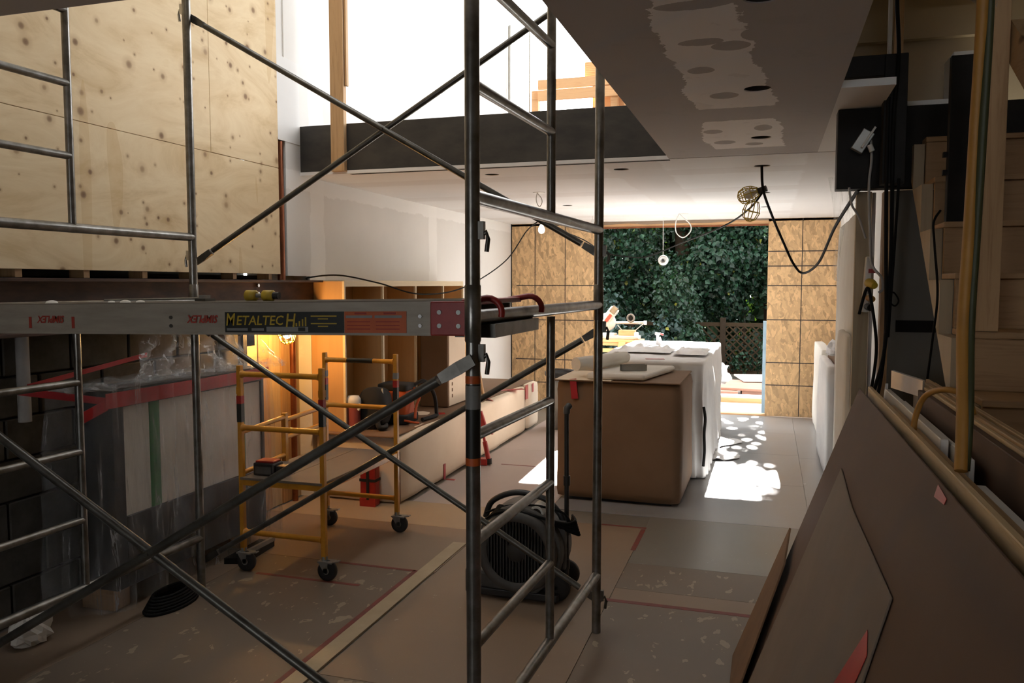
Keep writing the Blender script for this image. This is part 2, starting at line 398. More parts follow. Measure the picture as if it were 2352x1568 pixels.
# ------------------------------------------------------------------ mesh helpers
OFF = {}
class MB:
    def __init__(s): s.v = []; s.f = []; s.s = []
    def add(s, verts, faces, smooth=False):
        k = len(s.v); s.v += [Vector(p) for p in verts]
        s.f += [tuple(i + k for i in f) for f in faces]; s.s += [smooth] * len(faces)
        return s
    def hexa(s, p):
        return s.add(p, [(0, 3, 2, 1), (4, 5, 6, 7), (0, 1, 5, 4), (1, 2, 6, 5), (2, 3, 7, 6), (3, 0, 4, 7)])
    def box(s, x0, x1, y0, y1, z0, z1):
        return s.hexa([(x0, y0, z0), (x1, y0, z0), (x1, y1, z0), (x0, y1, z0), (x0, y0, z1), (x1, y0, z1), (x1, y1, z1), (x0, y1, z1)])
    def obox(s, c, size, rot=(0, 0, 0)):
        m = Euler([R(a) for a in rot]).to_matrix(); c = Vector(c); h = [x / 2 for x in size]
        P = []
        for z in (-1, 1):
            for x, y in ((-1, -1), (1, -1), (1, 1), (-1, 1)):
                P.append(c + m @ Vector((x * h[0], y * h[1], z * h[2])))
        return s.hexa(P)
    def tube(s, pts, r, n=10, closed=False, cap=True):
        pts = [Vector(p) for p in pts]; N = len(pts)
        rs = r if isinstance(r, (list, tuple)) else [r] * N
        rings = []; prev = None
        for i, p in enumerate(pts):
            if closed: t = pts[(i + 1) % N] - pts[i - 1]
            else: t = pts[min(i + 1, N - 1)] - pts[max(i - 1, 0)]
            if t.length < 1e-9: t = Vector((0, 0, 1))
            t.normalize()
            if prev is None:
                a = Vector((0, 0, 1)) if abs(t.z) < 0.9 else Vector((1, 0, 0))
                u = t.cross(a).normalized()
            else:
                u = (prev - t * prev.dot(t))
                u = u.normalized() if u.length > 1e-6 else t.orthogonal().normalized()
            prev = u; w = t.cross(u)
            rings.append([p + (u * math.cos(2 * math.pi * k / n) + w * math.sin(2 * math.pi * k / n)) * rs[i] for k in range(n)])
        V = [q for ring in rings for q in ring]; F = []
        for i in range(N if closed else N - 1):
            j = (i + 1) % N
            for k in range(n):
                F.append((i * n + k, i * n + (k + 1) % n, j * n + (k + 1) % n, j * n + k))
        s.add(V, F, True)
        if cap and not closed:
            s.add(rings[0], [tuple(range(n - 1, -1, -1))]); s.add(rings[-1], [tuple(range(n))])
        return s
    def cyl(s, a, b, r, n=14): return s.tube([a, b], r, n)
    def lathe(s, c, prof, n=24, axis='z', smooth=True):
        c = Vector(c); V = []; F = []
        for (r, h) in prof:
            for k in range(n):
                a = 2 * math.pi * k / n; p, q = r * math.cos(a), r * math.sin(a)
                V.append(c + Vector({'z': (p, q, h), 'y': (p, h, q), 'x': (h, p, q)}[axis]))
        for i in range(len(prof) - 1):
            for k in range(n):
                f = (i * n + k, i * n + (k + 1) % n, (i + 1) * n + (k + 1) % n, (i + 1) * n + k)
                F.append(f if axis != 'y' else f[::-1])
        return s.add(V, F, smooth)
    def prism(s, poly, ex):
        n = len(poly); poly = [Vector(p) for p in poly]; ex = Vector(ex)
        s.add(poly + [p + ex for p in poly], [tuple(range(n - 1, -1, -1)), tuple(range(n, 2 * n))] + [(i, (i + 1) % n, n + (i + 1) % n, n + i) for i in range(n)])
        return s
    def grid(s, nu, nv, fn, smooth=True):
        V = [fn(i / nu, j / nv) for j in range(nv + 1) for i in range(nu + 1)]
        F = [(j * (nu + 1) + i, j * (nu + 1) + i + 1, (j + 1) * (nu + 1) + i + 1, (j + 1) * (nu + 1) + i) for j in range(nv) for i in range(nu)]
        return s.add(V, F, smooth)
    def build(s, name, mat, parent=None, bevel=0.0, seg=2, solid=0.0, label=None, kind=None, fixn=True, zero=False):
        me = bpy.data.meshes.new(name)
        if parent is not None: off = OFF[parent]
        elif zero: off = Vector((0, 0, 0))
        else:
            lo = [min(p[i] for p in s.v) for i in range(3)]; hi = [max(p[i] for p in s.v) for i in range(3)]
            off = Vector(((lo[0] + hi[0]) / 2, (lo[1] + hi[1]) / 2, lo[2]))
        me.from_pydata([p - off for p in s.v], [], s.f)
        me.polygons.foreach_set('use_smooth', s.s)
        if fixn:
            bm = bmesh.new(); bm.from_mesh(me); bmesh.ops.recalc_face_normals(bm, faces=bm.faces); bm.to_mesh(me); bm.free()
        me.materials.append(M[mat] if isinstance(mat, str) else mat)
        o = bpy.data.objects.new(name, me); COL.objects.link(o)
        OFF[o] = off
        if parent is None: o.location = off
        else: o.parent = parent
        if bevel:
            md = o.modifiers.new('bevel', 'BEVEL'); md.width = bevel; md.segments = seg; md.limit_method = 'ANGLE'; md.angle_limit = R(40)
        if solid:
            md = o.modifiers.new('solid', 'SOLIDIFY'); md.thickness = solid; md.offset = 0
        if label: o['label'] = label
        if kind: o['kind'] = kind
        return o

def thing(name, label, cat, loc, group=None):
    o = bpy.data.objects.new(name, None); COL.objects.link(o)
    o.location = loc; o.empty_display_size = 0.1
    OFF[o] = Vector(loc)
    return tag(o, label, cat, group)

def tag(o, label, cat, group=None):
    o['label'] = label; o['category'] = cat
    if group: o['group'] = group
    return o

def struct(o):
    o['kind'] = 'structure'
    return o

def dup(o, loc=None, rotz=None, label=None, parent=None):
    c = o.copy(); COL.objects.link(c); OFF[c] = OFF[o]
    if parent is not None: c.parent = parent
    if loc is not None: c.location = loc
    if rotz is not None: c.rotation_euler.z = rotz
    if label: c['label'] = label
    for ch in [x for x in o.children]:
        dup(ch, parent=c)
    return c

def spline(pts, n=8):
    pts = [Vector(p) for p in pts]; out = []
    for i in range(len(pts) - 1):
        p0 = pts[max(i - 1, 0)]; p1 = pts[i]; p2 = pts[i + 1]; p3 = pts[min(i + 2, len(pts) - 1)]
        for k in range(n):
            t = k / n
            out.append(0.5 * ((2 * p1) + (p2 - p0) * t + (2 * p0 - 5 * p1 + 4 * p2 - p3) * t * t + (3 * p1 - p0 - 3 * p2 + p3) * t ** 3))
    out.append(pts[-1]); return out

def nz3(x, y, z, s=1.0, seed=0.0):
    from mathutils import noise as N
    return N.noise(Vector((x * s + seed, y * s - seed, z * s + 2 * seed)))

def text_mesh(name, body, mat, parent, origin, xdir, ydir, size, shear=0.0, sx=1.0, depth=0.0008, bold=0.012):
    cu = bpy.data.curves.new(name, 'FONT'); cu.body = body; cu.size = 1.0; cu.shear = shear; cu.extrude = 0.0; cu.offset = bold; cu.resolution_u = 2
    tmp = bpy.data.objects.new('tmp_text', cu); COL.objects.link(tmp)
    bpy.context.view_layer.update()
    me = bpy.data.meshes.new_from_object(tmp.evaluated_get(bpy.context.evaluated_depsgraph_get()))
    bpy.data.objects.remove(tmp); bpy.data.curves.remove(cu)
    xd = Vector(xdir).normalized(); yd = Vector(ydir).normalized(); zd = xd.cross(yd)
    off = OFF[parent]; org = Vector(origin)
    for v in me.vertices:
        p = org + xd * (v.co.x * size * sx) + yd * (v.co.y * size) + zd * depth
        v.co = p - off
    me.name = name; me.materials.clear(); me.materials.append(M[mat])
    o = bpy.data.objects.new(name, me); COL.objects.link(o); o.parent = parent; OFF[o] = off
    return o
# ================================================================== SETTING
floor = struct(MB().box(-3.95, 2.3, -2.3, 10.62, -0.15, -0.006).build('floor', 'sheet_grey', zero=True))
def sheet(x0, x1, y0, y1, mat, z0=-0.006, z1=0.0, par=floor, name='floor_sheet'):
    g = 0.0013
    return MB().box(x0 + g, x1 - g, y0 + g, y1 - g, z0, z1).build(name, mat, par, bevel=0.001, seg=1)
sheet(-2.92, -1.885, 1.6, 4.22, 'sheet_paint')
sheet(-3.42, -2.92, 1.6, 4.22, 'sheet_brown')
sheet(-1.785, -0.765, 1.5, 2.95, 'sheet_paint')
sheet(-1.785, -0.765, 2.95, 5.43, 'sheet_brown')
sheet(-0.765, 0.95, -2.2, 4.13, 'sheet_paint')
sheet(-0.765, 0.95, 4.13, 4.30, 'sheet_brown')
sheet(-0.765, 0.95, 4.30, 4.72, 'sheet_paint')
sheet(-3.42, -1.785, 4.22, 5.05, 'sheet_brown')
sheet(-3.42, -1.785, 5.05, 5.60, 'sheet_tan')
sheet(-2.55, -1.50, 5.60, 7.70, 'sheet_mauve')
sheet(-2.55, -1.50, 7.70, 10.55, 'sheet_mauve')
sheet(-0.765, 0.78, 4.72, 5.72, 'sheet_grey')
sheet(-1.50, 0.30, 5.72, 6.95, 'sheet_pale')
sheet(-1.50, 0.30, 6.95, 8.20, 'sheet_pale')
sheet(-0.62, 0.30, 8.20, 9.40, 'sheet_pale')
sheet(-1.50, -0.62, 8.20, 10.55, 'sheet_pale')
sheet(-0.62, 0.30, 9.40, 10.55, 'sheet_pale')
sheet(0.30, 0.78, 5.72, 8.10, 'sheet_pale')
sheet(0.30, 0.78, 8.10, 10.55, 'sheet_pale')
st = MB().box(-1.882, -1.795, 2.2, 4.76, -0.006, 0.006).build('threshold_strip', 'strip', floor, bevel=0.001)
# worn tape lines stuck over the joints
def tape(x0, x1, y0, y1, z=0.0006, mat='red_tape_old'):
    return MB().box(x0, x1, y0, y1, z - 0.0008, z + 0.0006).build('floor_tape', mat, floor)
tape(-0.78, 0.10, 4.10, 4.135); tape(-1.06, -0.755, 5.42, 5.445); tape(-0.785, -0.755, 4.95, 5.40)
tape(-1.915, -1.888, 1.9, 4.22); tape(-2.40, -1.90, 4.20, 4.225); tape(-2.75, -2.1, 3.90, 3.925)
tape(-1.80, -1.0, 2.44, 2.47); tape(-2.3, -1.6, 7.00, 7.02)

# ---- left wall, near half: block below, plywood sheathing on studs above
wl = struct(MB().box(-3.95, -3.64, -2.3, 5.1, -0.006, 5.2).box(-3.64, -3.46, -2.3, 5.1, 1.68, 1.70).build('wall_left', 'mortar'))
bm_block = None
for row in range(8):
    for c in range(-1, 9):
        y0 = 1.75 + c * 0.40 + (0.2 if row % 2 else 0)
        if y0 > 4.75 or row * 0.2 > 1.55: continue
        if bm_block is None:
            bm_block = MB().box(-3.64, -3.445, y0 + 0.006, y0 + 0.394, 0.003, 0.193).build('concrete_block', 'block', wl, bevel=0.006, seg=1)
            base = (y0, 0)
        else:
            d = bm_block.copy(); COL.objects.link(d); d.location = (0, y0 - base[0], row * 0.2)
for y in (2.15, 2.55, 2.96, 3.36, 3.77, 4.18, 4.58, 4.98):
    MB().box(-3.43, -3.335, y - 0.019, y + 0.019, 1.672, 5.18).build('stud', 'spruce', wl)
for (y0, y1, z0, z1) in [(2.64, 5.08, 1.710, 2.452), (0.2, 2.637, 1.704, 2.450), (1.91, 4.345, 2.455, 4.98), (4.348, 5.08, 2.456, 4.98), (-0.53, 1.907, 2.455, 4.98)]:
    MB().box(-3.335, -3.317, y0, y1, z0, z1).build('plywood_sheet', 'ply_wall', wl, bevel=0.0015, seg=1)
# alcove boards below the rusty beam
for i in range(5):
    y0 = 4.83 + i * 0.14
    MB().box(-3.47, -3.445 + 0.006 * (i % 2), y0, y0 + 0.134, 0.0, 1.40).build('wall_plank', 'spruce' if i % 2 else 'alcove_wood', wl, bevel=0.002, seg=1)

# ---- left wall, rear half: drywall two storeys high
wr = struct(MB().box(-3.60, -3.335, 5.50, 10.62, 0.0, 5.0).box(-3.60, -3.335, 5.20, 5.50, 1.70, 5.0).box(-3.60, -3.345, 5.085, 5.20, 2.66, 5.0).box(-3.60, -3.44, 5.085, 5.20, 1.70, 2.66).box(-3.64, -3.475, 5.085, 5.50, 0.0, 1.70)
            .build('wall_rear_left', drywall_mat('left_rear_drywall', (0.77, 0.755, 0.72), (0.86, 0.85, 0.82), [(1, 5.62, 0.22), (1, 7.90, 0.22), (2, 2.40, 0.16)]), zero=True))
MB().box(-3.336, -3.331, 5.10, 5.388, 2.66, 3.25).build('drywall_patch', 'drywall', wr, bevel=0.001, seg=1)

# ---- ceilings (real holes, lined with dark cups that stand for their shade)
def holes(o, lst, r=0.055, depth=0.10):
    c = MB()
    for (x, y) in lst: c.cyl((x, y, 2.40), (x, y, 2.44 + depth), r, 20)
    cut = c.build('tmp_cut', 'gap_black', zero=True)
    md = o.modifiers.new('b', 'BOOLEAN'); md.object = cut; md.operation = 'DIFFERENCE'; md.solver = 'EXACT'
    bpy.context.view_layer.update()
    me = bpy.data.meshes.new_from_object(o.evaluated_get(bpy.context.evaluated_depsgraph_get()))
    o.modifiers.clear(); o.data = me
    bpy.data.objects.remove(cut)
    for (x, y) in lst:
        MB().lathe((x, y, 2.44), [(r - 0.001, 0.004), (r - 0.001, depth - 0.002), (0.002, depth - 0.002)], 20).build('recessed_can', 'dark_recess', o)  # dark cup colour stands for the shade inside the hole
cm = struct(MB().box(-0.63, 0.264, -2.3, 5.365, 2.44, 2.78).build('ceiling', 'ceiling_main', zero=True))
holes(cm, [(-0.06, 4.754), (-0.063, 3.575), (-0.035, 2.45)])
ce = struct(MB().prism([(0.264, 3.66, 2.44), (0.47, 3.66, 2.44), (0.47, 4.16, 2.44), (0.80, 4.16, 2.44), (0.80, 5.365, 2.44), (0.264, 5.365, 2.44)], (0, 0, 0.03)).build('ceiling', 'roof' if False else 'drywall'))
cr = struct(MB().prism([(-3.335, 5.387, 2.44), (-3.335, 10.60, 2.44), (-3.335, 10.60, 2.72), (-3.335, 5.46, 2.72), (-3.335, 5.46, 2.464), (-3.335, 5.387, 2.464)], (4.135, 0, 0)).build('ceiling', 'ceiling_rear', zero=True))
holes(cr, [(-1.959, 5.755), (-1.006, 5.766), (-0.062, 5.884), (-1.944, 6.992), (-1.989, 8.235), (-0.06, 7.6), (-0.05, 9.0)])
MB().box(-0.63, 0.80, 5.366, 5.386, 2.448, 2.50).build('shadow_gap', 'gap_black', cr)
MB().box(-2.93, -0.63, 5.402, 5.440, 2.4385, 2.4405).build('shadow_gap', 'gap_black', cr)
cn = struct(MB().box(-3.64, -0.632, -2.3, 1.94, 2.44, 2.78).build('ceiling', 'ceiling_main', zero=True))
# upper storey subfloor over the rear
uf = struct(MB().box(-3.335, 0.80, 5.46, 10.60, 2.72, 2.80).build('floor', 'subfloor'))
# upper storey roof over the front part, walls that close the volume
SK = (-2.80, -1.70, 2.5, 4.4)  # skylight opening, added unseen above the void to brighten it
rf = struct(MB().box(-3.95, SK[0], -2.3, 5.2, 5.2, 5.35).box(SK[1], 2.4, -2.3, 5.2, 5.2, 5.35).box(SK[0], SK[1], -2.3, SK[2], 5.2, 5.35).box(SK[0], SK[1], SK[3], 5.2, 5.2, 5.35).build('ceiling', 'roof'))
sk_ = struct(MB().box(SK[0], SK[1], SK[2], SK[2] + 0.04, 5.2, 5.42).box(SK[0], SK[1], SK[3] - 0.04, SK[3], 5.2, 5.42).box(SK[0], SK[0] + 0.04, SK[2], SK[3], 5.2, 5.42).box(SK[1] - 0.04, SK[1], SK[2], SK[3], 5.2, 5.42).build('window_3', 'white_plastic'))
rr = struct(MB().box(-3.95, 0.9, 5.2, 10.5, 5.36, 5.48).build('ceiling', 'drywall'))  # unseen roof added to keep the sun out of the void
W1 = (-2.30, -0.95, 1.05, 2.10); W2 = (0.45, 1.55, 3.30, 4.40)  # unseen windows added behind the camera as fill light
wfm = MB().box(-3.95, W1[0], -2.55, -2.3, -0.006, 5.35).box(W1[0], W1[1], -2.55, -2.3, -0.006, W1[2]).box(W1[0], W1[1], -2.55, -2.3, W1[3], 5.35)
wfm.box(W1[1], W2[0], -2.55, -2.3, -0.006, 5.35).box(W2[0], W2[1], -2.55, -2.3, -0.006, W2[2]).box(W2[0], W2[1], -2.55, -2.3, W2[3], 5.35).box(W2[1], 2.4, -2.55, -2.3, -0.006, 5.35)
wf = struct(wfm.build('wall_front', 'void_wall'))
for k, w in enumerate((W1, W2)):
    fr_ = struct(MB().box(w[0], w[1], -2.46, -2.40, w[2], w[2] + 0.05).box(w[0], w[1], -2.46, -2.40, w[3] - 0.05, w[3]).box(w[0], w[0] + 0.05, -2.46, -2.40, w[2], w[3]).box(w[1] - 0.05, w[1], -2.46, -2.40, w[2], w[3])
                 .box((w[0] + w[1]) / 2 - 0.025, (w[0] + w[1]) / 2 + 0.025, -2.46, -2.40, w[2], w[3]).build('window_%d' % (k + 1), 'white_plastic'))
wrt = struct(MB().box(2.3, 2.5, -2.3, 5.4, -0.006, 5.35).build('wall_right', 'beige_wall'))

# unseen upper walls added round the void to block sky light
wuv = struct(MB().box(-0.63, -0.52, -2.3, 5.36, 2.78, 5.2).build('wall_void_right', 'void_wall'))
wun = struct(MB().box(-3.64, -0.63, 1.80, 1.94, 2.78, 5.2).build('wall_void_near', 'void_wall'))

wur = struct(MB().box(0.22, 2.3, 5.24, 5.36, 2.78, 5.2).box(-0.52, -0.34, 5.24, 5.36, 2.78, 5.2).box(-0.34, 0.22, 5.24, 5.36, 4.85, 5.2).build('wall_upper_rear', 'void_wall'))  # unseen wall added against sky leak; its gap dims the stairwell light

# ---- right side walls
wrr = struct(MB().box(0.80, 0.92, 4.34, 10.62, -0.006, 2.72).build('wall_rear_right', 'drywall'))
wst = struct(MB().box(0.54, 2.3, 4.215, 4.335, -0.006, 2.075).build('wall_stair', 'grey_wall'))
MB().box(0.571, 0.742, 4.209, 4.2152, 1.415, 1.470).build('torn_opening', 'gap_black', wst)
wsu = struct(MB().box(0.30, 2.3, 4.56, 4.66, 2.50, 5.2).build('wall_stair_upper', 'beige_wall'))
tr = struct(MB().box(0.30, 2.3, 4.515, 4.56, 2.84, 2.98).build('trim_1', 'beige_wall'))
uc = struct(MB().box(0.264, 2.3, 2.6, 4.56, 3.12, 3.2).build('ceiling', 'beige_wall'))

# ---- back wall: OSB sheets either side of the open door
wb = struct(MB().box(-3.335, -2.10, 10.615, 10.70, 0.0, 2.40).box(0.0, 0.80, 10.615, 10.70, 0.0, 2.40).box(-3.335, 0.80, 10.60, 10.75, 2.41, 2.72)
            .build('wall_back', 'spruce'))
def osb(x0, x1, vx, hz, label):
    p = MB().box(x0, x1, 10.60, 10.614, 0.006, 2.438).build('osb_sheet', 'osb', wb, bevel=0.001, seg=1, label=label)
    l = MB()
    for x in vx: l.box(x - 0.005, x + 0.005, 10.5988, 10.6002, 0.01, 2.43)
    for (z, xa, xb) in hz: l.box(xa, xb, 10.5986, 10.6002, z - 0.006, z + 0.006)
    l.build('nail_line', 'ink_dark', p)
    return p
osb(-3.33, -2.085, (-3.0, -2.585), [(1.62, -3.26, -2.09), (1.16, -3.27, -2.09), (0.63, -3.27, -2.09), (0.32, -3.27, -2.09)], 'oriented strand board left of the opening')
osb(-0.022, 0.80, (0.375,), [(2.04, -0.02, 0.8), (1.86, -0.02, 0.8), (1.62, -0.02, 0.8), (1.20, -0.02, 0.8), (0.67, -0.02, 0.8), (0.39, -0.02, 0.8)], 'oriented strand board right of the opening')
MB().box(-2.085, -0.022, 10.56, 10.66, 2.372, 2.425).build('door_header', 'bright_wood', wb)
MB().box(-2.085, -0.022, 10.548, 10.562, 2.352, 2.372).build('copper_flashing', 'copper', wb)
MB().prism([(-2.085, 10.55, 2.438), (-0.022, 10.55, 2.438), (-0.022, 10.55, 2.415), (-0.4, 10.55, 2.425), (-0.7, 10.55, 2.402), (-1.2, 10.55, 2.405), (-1.5, 10.55, 2.395), (-1.75, 10.55, 2.415), (-2.085, 10.55, 2.40)], (0, 0.02, 0)).build('torn_board_edge', 'sheet_brown', wb)
MB().box(-3.336, -3.326, 10.585, 10.60, 0.0, 2.44).build('corner_joint', 'gap_black', wb)
MB().box(-0.062, -0.022, 10.62, 10.70, 0.03, 1.18).build('membrane_strip', 'blue_tape', wb)
sl = struct(MB().box(-2.1, 0.0, 10.62, 10.75, -0.10, 0.012).build('trim_2', 'bright_wood', bevel=0.003))

# ================================================================== STEEL
b1 = MB().box(-3.38, -0.60, 5.395, 5.455, 2.466, 2.80).build('steel_beam', 'beam_steel', bevel=0.004)
tag(b1, 'long dark mill steel beam spanning the void under the bright upper storey', 'beam')
b2 = thing('steel_beam', 'rust brown I-beam along the block wall below the plywood sheathing', 'beam', (-3.31, 3.4, 1.40))
MB().box(-3.405, -3.215, 1.2, 5.49, 1.652, 1.668).build('flange', 'rust_steel', b2, bevel=0.002)
MB().box(-3.405, -3.215, 1.2, 5.49, 1.40, 1.416).build('flange', 'rust_steel', b2, bevel=0.002)
MB().box(-3.318, -3.302, 1.2, 5.49, 1.416, 1.652).build('web', 'rust_steel', b2)
for z in (1.63, 1.575):
    MB().cyl((-3.302, 4.77, z), (-3.285, 4.77, z), 0.012, 6).build('bolt', 'chrome', b2)
b3 = thing('steel_beam', 'black steel beam above the staircase behind its top riser', 'beam', (0.9, 4.14, 2.075))
MB().box(0.286, 2.29, 4.10, 4.205, 2.076, 2.438).build('beam_body', 'black_steel', b3, bevel=0.003)
MB().box(0.462, 0.555, 3.96, 4.05, 2.08, 2.635).build('bracket_post', 'black_steel', b3, bevel=0.002)
MB().box(0.290, 0.555, 3.97, 4.05, 2.55, 2.640).build('bracket_arm', 'black_steel', b3, bevel=0.002)
p1 = MB().box(-3.052, -2.945, 5.345, 5.388, 2.455, 5.19).build('framing_post', 'spruce', bevel=0.002)
tag(p1, 'pale spruce stud nailed upright against the dark steel beam', 'post')
p1b = MB().box(-2.940, -2.925, 5.36, 5.39, 3.06, 5.19).build('batten', 'spruce', bevel=0.001)
tag(p1b, 'thin wooden batten fixed beside the upright stud above the beam', 'batten')
cp = MB().cyl((-3.365, 5.165, 1.668), (-3.365, 5.165, 2.655), 0.028, 16).build('copper_pipe', 'copper')
tag(cp, 'copper pipe rising in a slot between plywood and white drywall', 'pipe')
cp2 = MB().cyl((-3.40, 5.345, 0.0), (-3.40, 5.345, 1.40), 0.022, 14).build('copper_pipe', 'copper')
tag(cp2, 'copper pipe below the rusty beam beside the orange-lit cabinet side', 'pipe')
pp = MB().cyl((-3.40, 3.02, 0.98), (-3.40, 3.02, 1.40), 0.03, 12).build('conduit', 'grey_cord')
tag(pp, 'pale grey conduit running down the dark block wall', 'pipe')
# ================================================================== FRAME SCAFFOLD
LN, LF = Vector((-2.93, 2.10, 0)), Vector((-2.90, 3.63, 0))     # left frame near / far post
RN, RF = Vector((-0.80, 2.18, 0)), Vector((-0.747, 3.71, 0))    # right frame near / far post
def lerp(a, b, t): return a + (b - a) * t
def at(p, z): return Vector((p.x, p.y, z))

SF = thing('scaffold', 'two-storey galvanised steel frame scaffold with diagonal braces filling the void', 'scaffold', (-1.85, 2.9, 0))
def frame(near, far, z0, couplers=True, stickers=False):
    top = z0 + 1.535
    left = near.x < -2
    for p in (near, far):
        leg = MB().cyl(at(p, z0), at(p, top), 0.0213, 16).build('post', 'steel_tube', SF)
        if couplers:
            MB().tube([at(p, top - 0.06), at(p, top - 0.055), at(p, top + 0.10), at(p, top + 0.105)], [0.0215, 0.0235, 0.0235, 0.0195], 16).build('coupling_sleeve', 'steel_tube', leg)
        # brace locks: a little bent hook on each post
        for h in (0.155, 1.42):
            sd = Vector((0.022 if not left else -0.022, 0, 0))
            q = at(p, z0 + h)
            MB().tube([q + sd * 0.5, q + sd * 1.9 + Vector((0, 0, 0.02)), q + sd * 2.1, q + sd * 1.9 + Vector((0, 0, -0.035))], 0.007, 8).obox(q + sd * 1.2 + Vector((0, 0, 0.025)), (0.018, 0.018, 0.05)).build('brace_lock', 'chrome' if left else 'dark_tube', leg)
        if stickers and p is near:
            MB().cyl(at(near, z0 + 1.135), at(near, z0 + 1.355), 0.0217, 16).build('post_label', 'label_black', leg)
            for h in (1.122, 1.358):
                MB().cyl(at(near, z0 + h), at(near, z0 + h + 0.022), 0.0219, 16).build('label_band', 'label_orange', leg)
            MB().cyl(at(near, z0 + 1.285), at(near, z0 + 1.352), 0.0221, 16).build('label_patch', 'label_grey', leg)
    mid = lerp(near, far, 0.502)
    MB().cyl(at(mid, z0 + 0.27), at(mid, z0 + 1.54 - 0.02), 0.0165, 14).build('ladder_upright', 'steel_tube', SF)
    for h in (0.275, 1.545):
        MB().cyl(at(near, z0 + h), at(far, z0 + h), 0.0213, 16).build('rail', 'steel_tube', SF)
    for h in (0.585, 0.895, 1.205):
        MB().cyl(at(near, z0 + h), at(mid, z0 + h), 0.0165, 14).build('rung', 'steel_tube', SF)
frame(RN, RF, 0.0, stickers=True); frame(RN, RF, 1.61, couplers=False)
frame(LN, LF, 0.0); frame(LN, LF, 1.61, couplers=False)

def brace(a, za, b, zb, off):
    A = at(a, za) + off; B = at(b, zb) + off
    d = (B - A).normalized()
    t = MB().tube([A + d * 0.10, B - d * 0.10], 0.0148, 12).build('cross_brace', 'dark_tube', SF)
    side = d.cross(Vector((0, 1, 0))).normalized()
    for P_, s in ((A, 1), (B, -1)):
        dd = d * s
        y = Vector((0, 1, 0))
        q = []
        for l, w, th in ((0.0, 0.017, 0.004), (0.05, 0.019, 0.004), (0.11, 0.0148, 0.013)):
            q.append([P_ + dd * (l - 0.02) + side * sx * w + y * sy * th for sx, sy in ((-1, -1), (1, -1), (1, 1), (-1, 1))])
        m = MB()
        for i in range(2): m.hexa(q[i] + q[i + 1])
        m.build('flattened_end', 'dark_tube', t)
    mid = (A + B) / 2
    MB().cyl(mid - Vector((0, 0.02, 0)), mid + Vector((0, 0.02, 0)), 0.007, 8).build('pivot_bolt', 'dark_tube', t)
FO, NO = Vector((0, 0.03, 0)), Vector((0, -0.03, 0))
s1 = Vector((0, 0.018, 0))
brace(LF, 3.02, RF, 1.775, FO); brace(LF, 1.765, RF, 3.03, FO + s1)
brace(LF, 1.42, RF, 0.145, FO); brace(LF, 0.145, RF, 1.43, FO + s1)
brace(LN, 1.40, RN, 0.15, NO); brace(LN, 0.15, RN, 1.42, NO - s1)

# ------------------------------------------------ platform plank
PL = thing('scaffold_plank', 'aluminium scaffold platform with red hooks and METALTECH label lying across the frames', 'platform', (-1.85, 2.48, 1.46))
def pz(x): return 1.0 * (0.0138 * (x + 0.86))        # slight tilt, higher to the right
xa, xb, y0, y1 = -2.90, -0.86, 2.245, 2.72
ZT = 1.592
def slab(xa, xb, ya, yb, za, zb):
    return [(xa, ya, za + pz(xa)), (xb, ya, za + pz(xb)), (xb, yb, za + pz(xb)), (xa, yb, za + pz(xa)),
            (xa, ya, zb + pz(xa)), (xb, ya, zb + pz(xb)), (xb, yb, zb + pz(xb)), (xa, yb, zb + pz(xa))]
MB().hexa(slab(xa, xb, y0, y1, ZT - 0.012, ZT)).build('deck', 'deck_dust', PL, bevel=0.001)
for ya, yb in ((y0, y0 + 0.006), (y1 - 0.006, y1)):
    MB().hexa(slab(xa, xb, ya, yb, ZT - 0.100, ZT - 0.028)).build('side_rail', 'alu', PL)
    MB().hexa(slab(xa, xb, ya - 0.006, yb + 0.006, ZT - 0.030, ZT - 0.002)).build('rail_lip', 'alu', PL)
    MB().hexa(slab(xa, xb, ya - 0.004, yb + 0.010, ZT - 0.104, ZT - 0.098)).build('rail_foot', 'alu', PL)
for x in (-2.4, -1.9, -1.4, -1.0):
    MB().hexa(slab(x, x + 0.04, y0 + 0.01, y1 - 0.01, ZT - 0.05, ZT - 0.012)).build('crossbar', 'alu', PL)
MB().hexa(slab(-0.955, -0.825, y0 - 0.010, y0 + 0.002, ZT - 0.104, ZT - 0.002)).build('hook_plate', 'red_paint', PL, bevel=0.004)
for dx in (-0.925, -0.865):
    for dz in (0.035, 0.075):
        MB().cyl((dx, y0 - 0.013, ZT - dz), (dx, y0 - 0.008, ZT - dz), 0.007, 10).build('rivet', 'metal_grey', PL)
MB().hexa(slab(-0.865, -0.815, y0 + 0.01, y1 - 0.01, ZT - 0.014, ZT + 0.002)).build('end_bar', 'red_paint', PL, bevel=0.003)
for yy in (2.262, 2.70):
    pts = [(-0.86, yy, ZT - 0.006)] + [(-0.785 + 0.045 * math.cos(a), yy, 1.556 + 0.043 * math.sin(a)) for a in [R(110 - 18 * i) for i in range(8)]]
    MB().tube(pts, 0.010, 8).build('hook', 'red_paint', PL)
MB().box(-0.88, -0.755, y0 + 0.0, y0 + 0.47, ZT - 0.108, ZT - 0.098 + 0.03).build('end_channel', 'dark_tube', PL)
